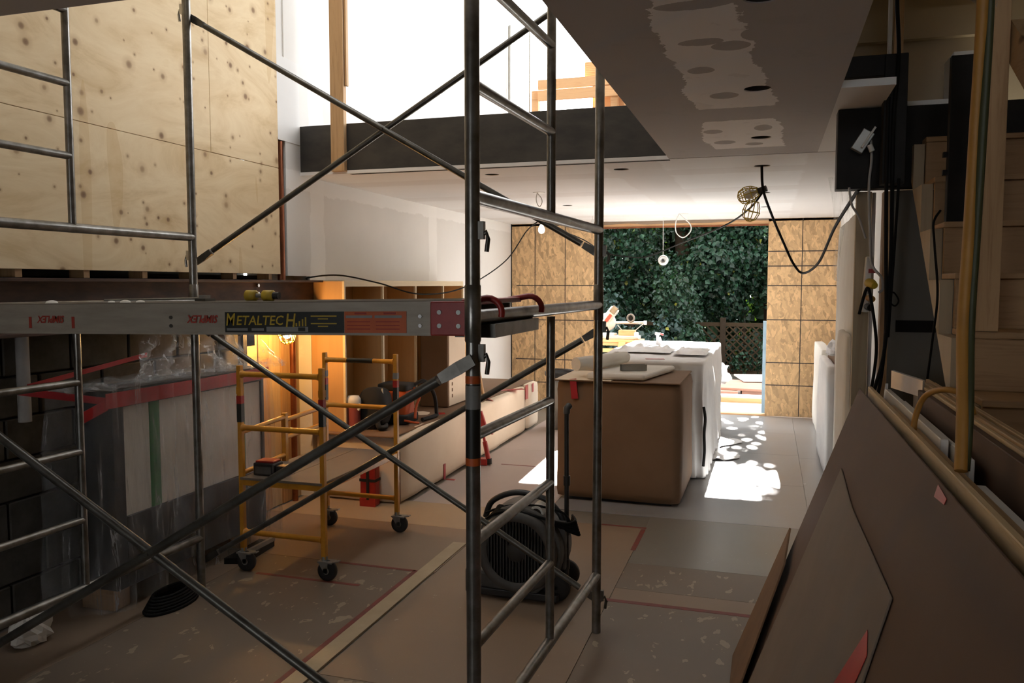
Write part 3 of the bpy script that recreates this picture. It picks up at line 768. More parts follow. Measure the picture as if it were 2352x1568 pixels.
# labels on the front rail
yf = y0 - 0.0006
def lab(name, x0, x1, z0, z1, mat, dy=0.0, par=PL):
    q = slab(x0, x1, yf - 0.0010 - dy, yf + 0.0006 - dy, ZT + z0, ZT + z1)
    return MB().hexa(q).build(name, mat, par)
lb = lab('maker_label', -1.675, -1.245, -0.0965, -0.031, 'label_black')
tx = Vector((1, 0, 0.0138)); tz = Vector((0, 0, 1))
def tpos(x, z): return (x, yf - 0.0018, ZT + z + pz(x))
text_mesh('lettering', 'M', 'label_yellow', lb, tpos(-1.672, -0.074), tx, tz, 0.056, 0.15, 0.80)
text_mesh('lettering', 'ETALTEC', 'label_yellow', lb, tpos(-1.633, -0.072), tx, tz, 0.042, 0.15, 1.02)
text_mesh('lettering', 'H', 'label_yellow', lb, tpos(-1.452, -0.078), tx, tz, 0.060, 0.15, 0.85)
for i in range(5):
    x = -1.425 + i * 0.011
    MB().hexa(slab(x, x + 0.005, yf - 0.0018, yf - 0.0008, ZT - 0.0765, ZT - 0.072 + 0.006 * i)).build('hazard_stripe', 'label_yellow', lb)
lab('label_text_bar', -1.668, -1.59, -0.091, -0.083, 'label_grey', 0.0008, lb)
lab('label_text_bar', -1.575, -1.53, -0.091, -0.083, 'label_grey', 0.0008, lb)
lab('label_white_patch', -1.52, -1.37, -0.094, -0.078, 'label_grey', 0.0008, lb)
lab('label_code_patch', -1.405, -1.38, -0.092, -0.080, 'label_black', 0.0014, lb)
for z in (-0.045, -0.068):
    lab('label_text_bar', -1.36, -1.27, z - 0.002, z + 0.002, 'label_yellow', 0.0008, lb)
    lab('label_text_bar', -1.335, -1.30, z - 0.010, z - 0.007, 'label_yellow', 0.0008, lb)
lo = lab('warning_label', -1.243, -1.035, -0.0965, -0.031, 'label_orange')
for x in (-1.238, -1.140):
    lab('label_text_bar', x, x + 0.09, -0.051, -0.043, 'label_grey', 0.0008, lo)
    lab('label_text_bar', x + 0.03, x + 0.07, -0.040, -0.034, 'ink_red', 0.0008, lo)
    for k in range(3):
        lab('label_text_bar', x + 0.004, x + 0.082, -0.064 - 0.011 * k, -0.061 - 0.011 * k, 'ink_red', 0.0008, lo)
for x in (-0.99,):
    for z in (-0.048, -0.076):
        MB().cyl((x, yf - 0.004, ZT + z), (x, yf, ZT + z), 0.006, 10).build('rivet', 'chrome', PL)
        MB().cyl((-1.885, yf - 0.004, ZT + z + pz(-1.885)), (-1.885, yf, ZT + z + pz(-1.885)), 0.006, 10).build('rivet', 'dark_tube', PL)
# upside-down stencilled word, twice
for x in (-1.70, -2.33):
    text_mesh('lettering', 'SIMPLEX', 'ink_red', PL, (x, yf - 0.001, ZT - 0.042 + pz(x)), -tx, -tz, 0.034, 0.25, 0.92, bold=0.03)
for x in (-2.30, -2.49):
    MB().hexa(slab(x, x + 0.012, yf - 0.001, yf + 0.0005, ZT - 0.085, ZT - 0.045)).build('paint_mark', 'ink_red', PL)
# things lying on the platform
rl = thing('paint_roller', 'small yellow-headed roller lying on the aluminium platform', 'roller', (-1.71, 2.5, ZT + pz(-1.7)))
zr = ZT + pz(-1.7) + 0.019
MB().tube([(-1.775, 2.5, zr), (-1.772, 2.5, zr), (-1.735, 2.5, zr), (-1.732, 2.5, zr)], [0.012, 0.019, 0.019, 0.012], 14).build('wheel', 'label_yellow', rl)
MB().tube([(-1.705, 2.5, zr), (-1.702, 2.5, zr), (-1.665, 2.5, zr), (-1.662, 2.5, zr)], [0.012, 0.019, 0.019, 0.012], 14).build('wheel', 'label_yellow', rl)
MB().cyl((-1.74, 2.5, zr), (-1.69, 2.5, zr), 0.008, 10).build('axle', 'metal_grey', rl)
MB().cyl((-1.665, 2.5, zr), (-1.64, 2.5, zr), 0.013, 10).build('cap', 'black_plastic', rl)
fs = thing('floor_scraper', 'long thin steel scraper lying along the dusty platform', 'scraper', (-2.1, 2.55, ZT + pz(-2.1)))
zz = ZT + pz(-2.1)
MB().tube([(-2.45, 2.55, zz - 0.001 + 0.004), (-1.99, 2.55, zz + 0.012)], 0.004, 8).build('handle', 'metal_grey', fs)
MB().box(-2.01, -1.965, 2.52, 2.58, zz + 0.002, zz + 0.012).build('blade', 'dark_tube', fs)
MB().box(-2.005, -1.975, 2.535, 2.565, zz + 0.010, zz + 0.024).build('socket', 'metal_grey', fs)
random.seed(3)
for i, x in enumerate((-2.55, -2.24, -2.20, -2.36)):
    k = MB(); z = ZT + pz(x) + 0.0005; r = 0.022 - 0.003 * i
    k.lathe((x, 2.40 + 0.03 * i, z - 0.001), [(r, 0.0), (r * 0.8, r * 0.35), (r * 0.3, r * 0.5), (0.001, r * 0.52)], 8)
    tag(k.build('plaster_lump', 'foam'), ['largest plaster crumb lying alone toward the far platform end', 'plaster crumb under the thin scraper handle', 'small plaster crumb beside the scraper handle', 'tiny plaster crumb at the scraper handle tip'][i], 'debris', 'plaster crumbs on the platform')

# ================================================================== YELLOW ROLLING SCAFFOLD
YS = thing('rolling_scaffold', 'yellow rolling baker scaffold on four casters with grey plank deck', 'scaffold', (-2.585, 4.4, 0))
XL, XR, YN, YFa = -2.845, -2.322, 3.93, 4.86
def end(y):
    for x in (XL, XR):
        post = MB().box(x - 0.014, x + 0.014, y - 0.014, y + 0.014, 0.118, 1.182).build('post', 'yellow', YS, bevel=0.003)
        MB().box(x - 0.015, x + 0.015, y - 0.015, y + 0.015, 0.86, 0.965).build('post_label', 'label_black', post)
        MB().box(x - 0.0152, x + 0.0152, y - 0.0152, y + 0.0152, 0.965, 1.01).build('post_label', 'red_paint', post)
        MB().box(x - 0.0152, x + 0.0152, y - 0.0152, y + 0.0152, 1.02, 1.06).build('post_label', 'label_grey' if y > 4.5 else 'yellow', post)
    for z in (1.133, 0.828, 0.226):
        r = MB().tube([(XL + 0.012, y, z), (XL + 0.03, y, z), (XR - 0.03, y, z), (XR - 0.012, y, z)], [0.024, 0.016, 0.016, 0.024], 12).build('rung', 'yellow', YS)
        if z > 1 and y > 4.5: MB().cyl((XL + 0.17, y, z), (XL + 0.36, y, z), 0.0165, 12).build('rung_label', 'label_black', r)
    for x in (XL, XR):
        cs = MB().cyl((x, y, 0.112), (x, y, 0.135), 0.017, 12).box(x - 0.03, x + 0.06, y - 0.03, y + 0.03, 0.104, 0.112).build('caster', 'metal_grey', YS)
        for s in (-1, 1):
            MB().prism([(x - 0.03, y + s * 0.022, 0.105), (x + 0.03, y + s * 0.022, 0.105), (x + 0.028, y + s * 0.022, 0.045), (x + 0.008, y + s * 0.022, 0.045)], (0, 0.003, 0)).build('fork', 'metal_grey', cs)
        MB().obox((x + 0.07, y - 0.005, 0.112), (0.05, 0.03, 0.006), (0, -12, 0)).build('brake_pedal', 'metal_grey', cs)
        MB().lathe((x + 0.018, y, 0.057), [(0.016, -0.016), (0.040, -0.018), (0.055, -0.014), (0.058, 0), (0.055, 0.014), (0.040, 0.018), (0.016, 0.016)], 24, 'y').build('wheel', 'black_rubber', cs)
        MB().cyl((x + 0.018, y - 0.022, 0.057), (x + 0.018, y + 0.022, 0.057), 0.018, 12).build('hub', 'metal_grey', cs)
end(YN); end(YFa)
# folding side frames along the deck
for x in (XL, XR):
    MB().box(x - 0.012, x + 0.012, YN - 0.01, YFa + 0.01, 0.500, 0.532).build('deck_rail', 'yellow', YS, bevel=0.002)
for y0_, y1_, z0_, z1_ in ((YN, 4.37, 0.80, 0.82), (YN, 4.37, 0.565, 0.585), (4.37, YFa, 0.80, 0.815), (4.37, YFa, 0.69, 0.70)):
    MB().cyl((XL, y0_, z0_), (XL, y1_, z1_), 0.014, 10).build('side_rail', 'yellow', YS)
MB().box(XL - 0.014, XL + 0.014, 4.355, 4.385, 0.50, 0.845).build('side_post', 'yellow', YS, bevel=0.002)
for y in (YN, YFa):
    MB().box(XL, XR, y - 0.012, y + 0.012, 0.500, 0.530).build('deck_rail', 'yellow', YS)
MB().box(XL - 0.0, -2.60, YN - 0.02, YFa - 0.02, 0.532, 0.547).build('deck_plank', 'pale_board', YS, bevel=0.002)
MB().box(-2.596, XR + 0.0, YN - 0.02, YFa - 0.02, 0.532, 0.547).build('deck_plank', 'pale_board', YS, bevel=0.002)
bt = thing('battery_pack', 'black power tool battery with red trim on the yellow scaffold deck', 'battery', (-2.72, 4.02, 0.547))
MB().box(-2.80, -2.665, 3.97, 4.075, 0.547, 0.620).build('case', 'black_plastic', bt, bevel=0.008)
MB().box(-2.79, -2.675, 3.98, 4.065, 0.620, 0.632).build('red_top', 'red_paint', bt, bevel=0.004)
MB().box(-2.665, -2.60, 3.99, 4.05, 0.549, 0.606).build('foot', 'black_plastic', bt, bevel=0.006)
MB().box(-2.785, -2.68, 3.9685, 3.9705, 0.56, 0.60).build('badge', 'grey_plastic', bt)
# ================================================================== LEFT CABINETS
def tape_piece(par, c, size, rot=(0, 0, 0), mat='red_tape', name='tape'):
    return MB().obox(c, size, rot).build(name, mat, par)

def wrapped_block(par, x0, x1, y0, y1, z0, z1, mat, seed, amp=0.012, name='wrap', n=10, bev=0.035, flare=0.0):
    """closed soft box: rounded edges and slightly bulging cardboard or foam faces"""
    bm = bmesh.new()
    bmesh.ops.create_cube(bm, size=1.0)
    bmesh.ops.subdivide_edges(bm, edges=bm.edges[:], cuts=n, use_grid_fill=True)
    cx, cy, cz = (x0 + x1) / 2, (y0 + y1) / 2, (z0 + z1) / 2
    hx, hy, hz = (x1 - x0) / 2, (y1 - y0) / 2, (z1 - z0) / 2
    for v in bm.verts:
        p = Vector((v.co.x * 2 * hx, v.co.y * 2 * hy, v.co.z * 2 * hz))
        # round the edges
        q = Vector([max(-h + bev, min(h - bev, c)) for c, h in zip(p, (hx, hy, hz))])
        d = p - q
        if d.length > 1e-6: p = q + d.normalized() * min(bev, d.length)
        nn = Vector(v.normal)
        w = Vector((cx, cy, cz)) + p
        k = nz3(w.x, w.y, w.z, 2.3, seed) * amp + nz3(w.x, w.y, w.z, 7, seed + 3) * amp * 0.4
        w += nn * k
        if flare:
            fold = 0.012 * math.sin((w.x - w.y) * 31 + 2.5 * nz3(w.x, w.y, w.z, 1.5, seed)) + 0.008 * math.sin((w.x + 1.3 * w.y) * 67)
            if abs(p.x) > hx * 0.8 or abs(p.y) > hy * 0.8: w += Vector((p.x / hx if abs(p.x) > hx * 0.8 else 0, p.y / hy if abs(p.y) > hy * 0.8 else 0, 0)) * fold * min(1, max(0, (z1 - w.z) / 0.2))
            t = max(0, 1 - (w.z - z0) / (z1 - z0)); f = flare * t * t
            s = 0.4 + 0.6 * math.sin((w.x + w.y) * 23 + seed) ** 2
            w.x += f * s * (1 if p.x > hx * 0.8 else -1 if p.x < -hx * 0.8 else 0)
            w.y += f * s * (1 if p.y > hy * 0.8 else -1 if p.y < -hy * 0.8 else 0)
        v.co = w
    bm.verts.ensure_lookup_table()
    for v in bm.verts: v.co.z = max(v.co.z, z0)
    mb = MB(); mb.add([v.co.copy() for v in bm.verts], [tuple(v.index for v in f.verts) for f in bm.faces], True)
    bm.free()
    return mb.build(name, mat, par)

LC = thing('base_cabinet', 'long low cabinet run wrapped in pale cardboard along the drywall', 'cabinet', (-2.95, 7.2, 0))
wrapped_block(LC, -3.305, -2.575, 5.47, 7.02, 0.004, 0.508, 'cardboard_pale', 1.0, 0.016)
wrapped_block(LC, -3.31, -2.560, 7.03, 8.72, 0.004, 0.508, 'cardboard_pale', 4.0, 0.012)
wrapped_block(LC, -3.31, -2.56, 8.755, 9.22, 0.004, 0.512, 'cardboard_pale', 9.0, 0.008)
MB().box(-3.33, -2.62, 5.43, 9.20, 0.506, 0.516).build('top_sheet', 'cardboard', LC, bevel=0.002)
MB().box(-2.600, -2.585, 5.44, 5.475, 0.01, 0.40).build('cardboard_flap', 'cardboard_dark', LC)
tape_piece(LC, (-2.70, 6.55, 0.5172), (0.07, 0.10, 0.001), (0, 0, 25))
tape_piece(LC, (-2.62, 8.25, 0.5175), (0.10, 0.34, 0.001), (0, 0, -50))
tape_piece(LC, (-2.555, 8.70, 0.44), (0.004, 0.10, 0.16), (0, 0, 0))
tape_piece(LC, (-2.555, 8.70, 0.22), (0.004, 0.09, 0.06), (0, 0, 0))
tape_piece(LC, (-2.555, 8.95, 0.46), (0.004, 0.06, 0.10))
tape_piece(LC, (-2.568, 6.30, 0.07), (0.006, 0.035, 0.13))
MB().box(-2.56, -2.48, 6.30, 6.33, 0.0, 0.004).build('tape', 'red_tape', LC)
tape_piece(LC, (-2.60, 7.55, 0.512), (0.08, 0.06, 0.003), (0, 25, 30))

SH = thing('shelf_unit', 'open birch plywood shelf unit standing on the low wrapped cabinet', 'shelf', (-3.19, 6.75, 0.516))
MB().box(-3.33, -3.062, 5.498, 5.516, 0.517, 1.66).build('side_panel', 'birch', SH)
MB().box(-3.062, -3.044, 5.497, 5.517, 0.517, 1.66).build('edge_strip', 'birch_face', SH)
for i, y in enumerate((6.14, 6.80, 7.46, 8.00)):
    d = MB().box(-3.33, -3.062, y, y + 0.018, 0.517, 1.62).build('divider', 'birch', SH)
    MB().box(-3.062, -3.044, y - 0.001, y + 0.019, 0.517, 1.62).build('edge_strip', 'birch_face', d)
MB().box(-3.333, -3.325, 5.516, 8.0, 0.517, 1.62).build('back_panel', 'birch', SH)
MB().box(-3.33, -3.05, 5.516, 8.02, 1.62, 1.668).build('top_board', 'birch_face', SH, bevel=0.001)
MB().box(-3.33, -3.05, 5.516, 8.02, 0.517, 0.545).build('bottom_board', 'birch_face', SH)

CB = thing('cardboard_box', 'tall brown cardboard carton standing on the low cabinet before the shelves', 'box', (-2.9, 7.15, 0.516))
MB().box(-3.035, -2.765, 6.87, 7.42, 0.518, 1.30).build('carton', 'cardboard', CB, bevel=0.01)
MB().box(-2.7652, -2.7622, 6.90, 7.41, 0.53, 1.28).build('front_panel', 'cardboard_pale', CB)
for k in range(5):
    MB().box(-2.7624, -2.7610, 6.96, 6.99, 0.60 + k * 0.055, 0.63 + k * 0.055).build('printed_mark', 'cardboard', CB)
ws = MB().tube([(-2.66, 7.55, 0.535), (-2.66, 7.12, 1.36)], 0.016, 8).build('wooden_stick', 'spruce')
tag(ws, 'thin wooden stick leaning against the tall carton', 'stick')

# tools on the low cabinet
ob = thing('tool_bag', 'orange and black tool bag with shoulder strap on the low cabinet', 'bag', (-2.84, 6.02, 0.516))
wrapped_block(ob, -2.99, -2.75, 5.93, 6.13, 0.535, 0.80, 'orange', 2.0, 0.01, 'body', 5, 0.03)
wrapped_block(ob, -3.0, -2.74, 5.92, 6.14, 0.78, 0.845, 'black_cloth', 5.0, 0.006, 'top_flap', 5, 0.02)
wrapped_block(ob, -3.0, -2.73, 5.90, 6.15, 0.517, 0.60, 'black_cloth', 6.0, 0.008, 'base', 5, 0.02)
MB().tube(spline([(-2.75, 6.1, 0.82), (-2.70, 6.2, 0.84), (-2.66, 6.3, 0.72), (-2.66, 6.35, 0.56), (-2.66, 6.33, 0.536), (-2.68, 6.1, 0.536)]), 0.016, 8).build('strap', 'black_cloth', ob)
MB().tube(spline([(-2.735, 6.06, 0.80), (-2.70, 6.10, 0.74), (-2.715, 6.06, 0.65), (-2.70, 6.0, 0.56)]), 0.011, 8).build('orange_grip', 'orange', ob)
MB().tube(spline([(-2.74, 5.88, 0.56), (-2.68, 5.93, 0.54), (-2.66, 5.98, 0.530)]), 0.009, 8).build('orange_trim', 'orange', ob)
bb = thing('tool_bag', 'black cloth bag slumped on the low cabinet beside pink tub', 'bag', (-2.98, 5.75, 0.516))
wrapped_block(bb, -3.03, -2.83, 5.64, 5.90, 0.518, 0.84, 'black_cloth', 12.0, 0.05, 'body', 8, 0.09)
MB().tube([(-2.85, 5.72, 0.83), (-2.80, 5.66, 0.62)], 0.007, 8).build('metal_bar', 'metal_grey', bb)
MB().tube(spline([(-2.86, 5.66, 0.60), (-2.82, 5.60, 0.55), (-2.80, 5.66, 0.540), (-2.84, 5.76, 0.540)]), 0.02, 8).build('strap', 'black_cloth', bb)
pt = thing('cooler_tub', 'pink ribbed tub with white lid beside the shelf side panel', 'tub', (-3.03, 5.55, 0.516))
pr = [(0.001, 0.0), (0.05, 0.0)]
for k in range(18): pr += [(0.052, 0.006 + k * 0.010), (0.0495, 0.011 + k * 0.010)]
MB().lathe((-3.02, 5.575, 0.517), pr + [(0.05, 0.20)], 18).build('body', 'pink_box', pt)
MB().lathe((-3.02, 5.575, 0.717), [(0.055, 0.0), (0.058, 0.02), (0.056, 0.045), (0.040, 0.07), (0.001, 0.075)], 18).build('lid', 'white_plastic', pt)
MB().obox((-2.965, 5.56, 0.705), (0.03, 0.02, 0.05), (0, 30, 0)).build('spout', 'white_plastic', pt)

rb = thing('tool_tube', 'upright red tool case with black strap against the cabinet end', 'case', (-2.80, 5.40, 0))
MB().box(-2.862, -2.735, 5.36, 5.44, 0.0, 0.315).build('body', 'red_paint', rb, bevel=0.012)
MB().box(-2.864, -2.733, 5.357, 5.443, 0.185, 0.205).build('strap', 'black_cloth', rb)
MB().box(-2.806, -2.786, 5.354, 5.36, 0.05, 0.31).build('strap', 'black_cloth', rb)
MB().box(-2.862, -2.735, 5.355, 5.36, 0.0, 0.06).build('foot_plate', 'red_paint', rb)
rj = thing('floor_jack', 'red tool with black rubber foot leaning on the wrapped low cabinet', 'tool', (-2.40, 6.95, 0))
MB().tube([(-2.398, 6.94, 0.01), (-2.40, 6.94, 0.06)], 0.03, 12).build('rubber_foot', 'black_rubber', rj)
MB().tube([(-2.40, 6.94, 0.05), (-2.435, 6.94, 0.215)], 0.022, 12).build('lower_tube', 'red_paint', rj)
MB().tube([(-2.435, 6.94, 0.21), (-2.46, 6.94, 0.33)], 0.012, 10).build('rod', 'red_paint', rj)
MB().obox((-2.46, 6.94, 0.39), (0.06, 0.035, 0.20), (0, -18, 0)).build('head', 'red_paint', rj, bevel=0.006)
MB().prism([(-2.44, 6.925, 0.36), (-2.355, 6.925, 0.285), (-2.43, 6.925, 0.29)], (0, 0.03, 0)).build('spur', 'red_paint', rj)
MB().prism([(-2.50, 6.90, 0.0), (-2.40, 6.90, 0.0), (-2.415, 6.99, 0.0), (-2.50, 6.99, 0.0)], (0, 0, 0.06)).build('base_plate', 'red_paint', rj, bevel=0.006)
bk = thing('bin', 'grey plastic bin with dark rim standing beyond the cardboard island', 'bin', (-2.20, 9.02, 0))
MB().lathe((-2.20, 9.02, 0.0), [(0.001, 0.004), (0.165, 0.004), (0.20, 0.60), (0.19, 0.60), (0.158, 0.03), (0.001, 0.03)], 28).build('body', 'metal_grey', bk)
MB().lathe((-2.20, 9.02, 0.595), [(0.20, 0.0), (0.225, 0.01), (0.225, 0.055), (0.195, 0.058), (0.190, 0.0)], 28).build('rim', 'black_plastic', bk)
MB().tube(spline([(-2.40, 8.98, 0.655), (-2.30, 8.83, 0.69), (-2.12, 8.82, 0.69), (-2.0, 8.96, 0.655)]), 0.01, 8).build('handle', 'black_plastic', bk)

# ================================================================== ISLAND
I1 = thing('island_cabinet', 'cardboard-wrapped kitchen island block with a strip of red tape', 'cabinet', (-1.06, 6.45, 0))
wrapped_block(I1, -1.535, -0.585, 5.985, 6.90, 0.012, 0.915, 'cardboard', 3.3, 0.010, 'cardboard_wrap', 12, 0.045)
MB().box(-1.535, -0.60, 5.965, 6.90, 0.912, 0.922).build('top_flap', 'cardboard', I1, bevel=0.002)
MB().box(-1.53, -1.10, 5.955, 6.60, 0.922, 0.926).build('top_flap', 'cardboard_pale', I1, bevel=0.001)
tape_piece(I1, (-1.385, 5.974, 0.855), (0.05, 0.012, 0.15), (0, -6, 0))
MB().box(-1.42, -0.66, 6.05, 6.84, 0.0, 0.014).build('plinth', 'black_plastic', I1)
I2 = thing('island_cabinet', 'sunlit island block draped in white plastic sheeting by the doorway', 'cabinet', (-1.0, 7.9, 0))
wrapped_block(I2, -1.50, -0.505, 6.96, 9.55, 0.004, 0.985, 'white_sheet', 6.1, 0.016, 'plastic_drape', 60, 0.03, 0.035)
def rug(par, name, cx, cy, z, lx, ly, h, seed, mat, amp=0.02):
    m = MB()
    def top(u, v):
        x = cx + (u - 0.5) * lx; y = cy + (v - 0.5) * ly
        e = min(u, 1 - u, v, 1 - v)
        k = min(1, e * 8)
        return (x + nz3(u * 3, v * 3, 0, 2, seed) * 0.02, y + nz3(v * 3, u * 3, 1, 2, seed) * 0.02, z + 0.001 + h * k + max(0, nz3(x, y, 0, 9, seed)) * amp * k)
    m.grid(26, 26, top)
    m.grid(2, 2, lambda u, v: (cx + (u - 0.5) * lx * 0.96, cy + (v - 0.5) * ly * 0.96, z + 0.0005))
    return m.build(name, mat, par)
def crumple(name, c, size, seed, mat, label, cat, amp=0.35, n=18):
    m = MB()
    def fn(u, v):
        a = u * 2 * math.pi; b = v * math.pi
        d = Vector((math.sin(b) * math.cos(a), math.sin(b) * math.sin(a), math.cos(b)))
        w = abs(nz3(d.x, d.y, d.z, 2.2, seed)) * amp * 2 + nz3(d.x, d.y, d.z, 5, seed) * amp * 0.6
        r = 1 + w - amp * 0.4
        return (c[0] + d.x * size[0] * r, c[1] + d.y * size[1] * r, max(c[2], c[2] + size[2] * 0.75 + d.z * size[2] * r))
    m.grid(n * 2, n, fn, False)
    return tag(m.build(name, mat), label, cat)
o = rug(None, 'plastic_sheet', -1.14, 8.15, 0.998, 0.54, 0.9, 0.012, 2.0, 'white_sheet', 0.06); tag(o, 'rumpled white plastic sheet heaped on the sunlit island', 'sheeting')
o = rug(None, 'plastic_sheet', -0.68, 7.9, 0.998, 0.30, 0.7, 0.02, 8.0, 'white_sheet', 0.05); tag(o, 'narrow white plastic fold along the island edge above the aisle', 'sheeting')
pad = MB()
pad.prism([(-1.30, 6.00, 0.928), (-0.86, 6.00, 0.928), (-0.72, 6.78, 0.928), (-1.20, 6.80, 0.928)], (0, 0, 0.045))
tag(pad.build('foam_pad', 'foam', bevel=0.02, seg=3), 'flat folded foam wrap lying on the cardboard island top', 'packing foam')
fr = MB().tube([(-1.40, 6.10, 1.028), (-1.30, 6.25, 1.03), (-1.21, 6.52, 1.03), (-1.14, 6.80, 1.03)], [0.052, 0.056, 0.052, 0.048], 16)
tag(fr.build('foam_roll', 'foam'), 'roll of white foam wrap lying on the island beside the grey channel', 'packing roll')
mc = thing('metal_channel', 'short grey metal channel resting on the folded foam wrap', 'channel', (-0.97, 6.25, 0.974))
MB().obox((-0.985, 6.27, 0.978), (0.055, 0.20, 0.004), (0, 0, -62)).build('web', 'metal_grey', mc)
for s in (-1, 1):
    v = Vector((0.025, 0, 0)); v.rotate(Euler((0, 0, R(-62)))); c = Vector((-0.985, 6.27, 1.0)) + v * s
    MB().obox(c, (0.003, 0.20, 0.045), (0, 0, -62)).build('flange', 'metal_grey', mc)
MB().box(-1.50, -1.46, 7.15, 7.20, 0.99, 1.0).build('tape', 'red_tape', I2)
tape_piece(I2, (-1.505, 7.02, 0.93), (0.05, 0.012, 0.12))
tape_piece(I2, (-0.93, 7.10, 0.994), (0.16, 0.05, 0.002), (0, 0, 15))
MB().tube(spline([(-0.50, 6.93, 0.62), (-0.485, 6.92, 0.52), (-0.492, 6.93, 0.40), (-0.487, 6.92, 0.25), (-0.495, 6.93, 0.12)]), 0.012, 8).build('strap', 'black_cloth', I2)
ff = MB()
ff.grid(20, 10, lambda u, v: (-0.47 + 0.24 * v * (0.55 + 0.45 * math.sin(u * 9)), 7.75 + 1.1 * u, 0.004 + 0.022 * abs(math.sin(u * 17 + v * 4)) * (1 - 0.5 * v)))
tag(ff.build('plastic_sheet', 'white_sheet', solid=0.001), 'loose white plastic hem spilling onto the sunny floor', 'sheeting')

# ================================================================== AIR MOVER
AM = thing('air_mover', 'grey snail-shaped carpet blower with round grille and telescopic handle', 'fan', (-1.22, 4.05, 0))
fc = (-1.215, 3.96, 0.262)
sn = MB()
poly = []
for k in range(30):
    a = R(-60 + k * 9.6); r = 0.235 if k < 22 else 0.235 - 0.004 * (k - 22)
    poly.append((fc[0] + r * math.cos(a), 3.97, fc[2] + r * math.sin(a)))
poly += [(fc[0] - 0.26, 3.97, 0.14), (fc[0] - 0.26, 3.97, 0.045), (fc[0] + 0.10, 3.97, 0.035)]
sn.prism(poly, (0, 0.24, 0))
sn.build('housing', 'grey_plastic', AM, bevel=0.018, seg=3)
MB().lathe(fc, [(0.160, -0.018), (0.175, -0.030), (0.205, -0.028), (0.215, -0.010), (0.215, 0.02)], 40, 'y').build('intake_ring', 'grey_plastic', AM)
MB().lathe(fc, [(0.001, 0.006), (0.165, 0.006)], 32, 'y').build('grille_back', 'black_plastic', AM)
for k in range(-9, 10):
    x = k * 0.0168; h = math.sqrt(max(0, 0.163 ** 2 - x * x))
    MB().box(fc[0] + x - 0.0035, fc[0] + x + 0.0035, fc[1] - 0.018, fc[1] - 0.006, fc[2] - h, fc[2] + h).build('grille_bar', 'dark_grille', AM)
MB().lathe(fc, [(0.001, -0.022), (0.045, -0.020), (0.055, -0.012)], 24, 'y').build('grille_hub', 'dark_grille', AM)
MB().box(-1.49, -1.445, 3.93, 4.24, 0.03, 0.155).build('outlet_lip', 'black_plastic', AM, bevel=0.008)
MB().box(-1.44, -1.00, 3.96, 4.25, 0.012, 0.05).build('base', 'black_plastic', AM, bevel=0.006)
MB().tube(spline([(-1.42, 4.06, 0.40), (-1.38, 4.06, 0.49), (-1.25, 4.06, 0.545), (-1.10, 4.06, 0.525), (-1.02, 4.06, 0.46), (-0.99, 4.06, 0.40)]), 0.016, 10).build('carry_handle', 'black_plastic', AM)
MB().cyl((-1.12, 3.99, 0.462), (-1.12, 4.09, 0.47), 0.037, 18).build('motor_cap', 'foam', AM)
MB().cyl((-1.12, 3.985, 0.462), (-1.12, 3.99, 0.462), 0.026, 18).build('motor_socket', 'dark_recess', AM)
MB().box(-1.03, -0.975, 4.03, 4.12, 0.16, 0.42).build('back_plate', 'grey_plastic', AM, bevel=0.012)
for k in range(7):
    rr = 0.30 - 0.006 * k
    MB().tube(spline([(-1.43 + 0.01 * k, 4.0 + 0.01 * k, 0.38), (-1.33, 3.95 + 0.012 * k, 0.455 + 0.004 * k), (-1.22, 3.95 + 0.01 * k, 0.475 - 0.007 * k), (-1.10, 3.955 + 0.01 * k, 0.455 - 0.005 * k), (-0.97, 3.98 + 0.01 * k, 0.425 - 0.009 * k), (-0.925 + 0.004 * k, 4.03, 0.43 - 0.012 * k), (-0.96, 4.12 - 0.006 * k, 0.43 - 0.008 * k)]), 0.0065, 8).build('wrapped_cable', 'black_cord', AM)
MB().tube(spline([(-1.40, 4.0, 0.44), (-1.28, 4.0, 0.485), (-1.12, 4.0, 0.50), (-0.99, 4.02, 0.47), (-0.95, 4.03, 0.42)]), 0.006, 8).build('wrapped_cable', 'black_cord', AM)
MB().tube(spline([(-1.455, 3.99, 0.32), (-1.475, 3.97, 0.25), (-1.47, 3.98, 0.19)]), 0.006, 8).build('wrapped_cable', 'black_cord', AM)
hd = MB().cyl((-0.978, 4.075, 0.09), (-0.983, 4.075, 0.98), 0.0125, 12).build('telescopic_handle', 'black_plastic', AM)
for z in (0.60, 0.34, 0.16): MB().cyl((-0.98, 4.075, z), (-0.98, 4.075, z + 0.05), 0.018, 12).build('collar', 'black_plastic', hd)
MB().tube([(-0.983, 4.075, 0.975), (-0.983, 4.075, 1.0), (-0.975, 4.10, 1.012)], 0.018, 12).build('grip', 'grey_plastic', hd)
for x in (-1.02, ):
    for y in (4.02, 4.24):
        MB().lathe((x, y, 0.075), [(0.012, -0.018), (0.055, -0.02), (0.073, -0.012), (0.073, 0.012), (0.055, 0.02), (0.012, 0.018)], 24, 'y').build('wheel', 'black_rubber', AM)

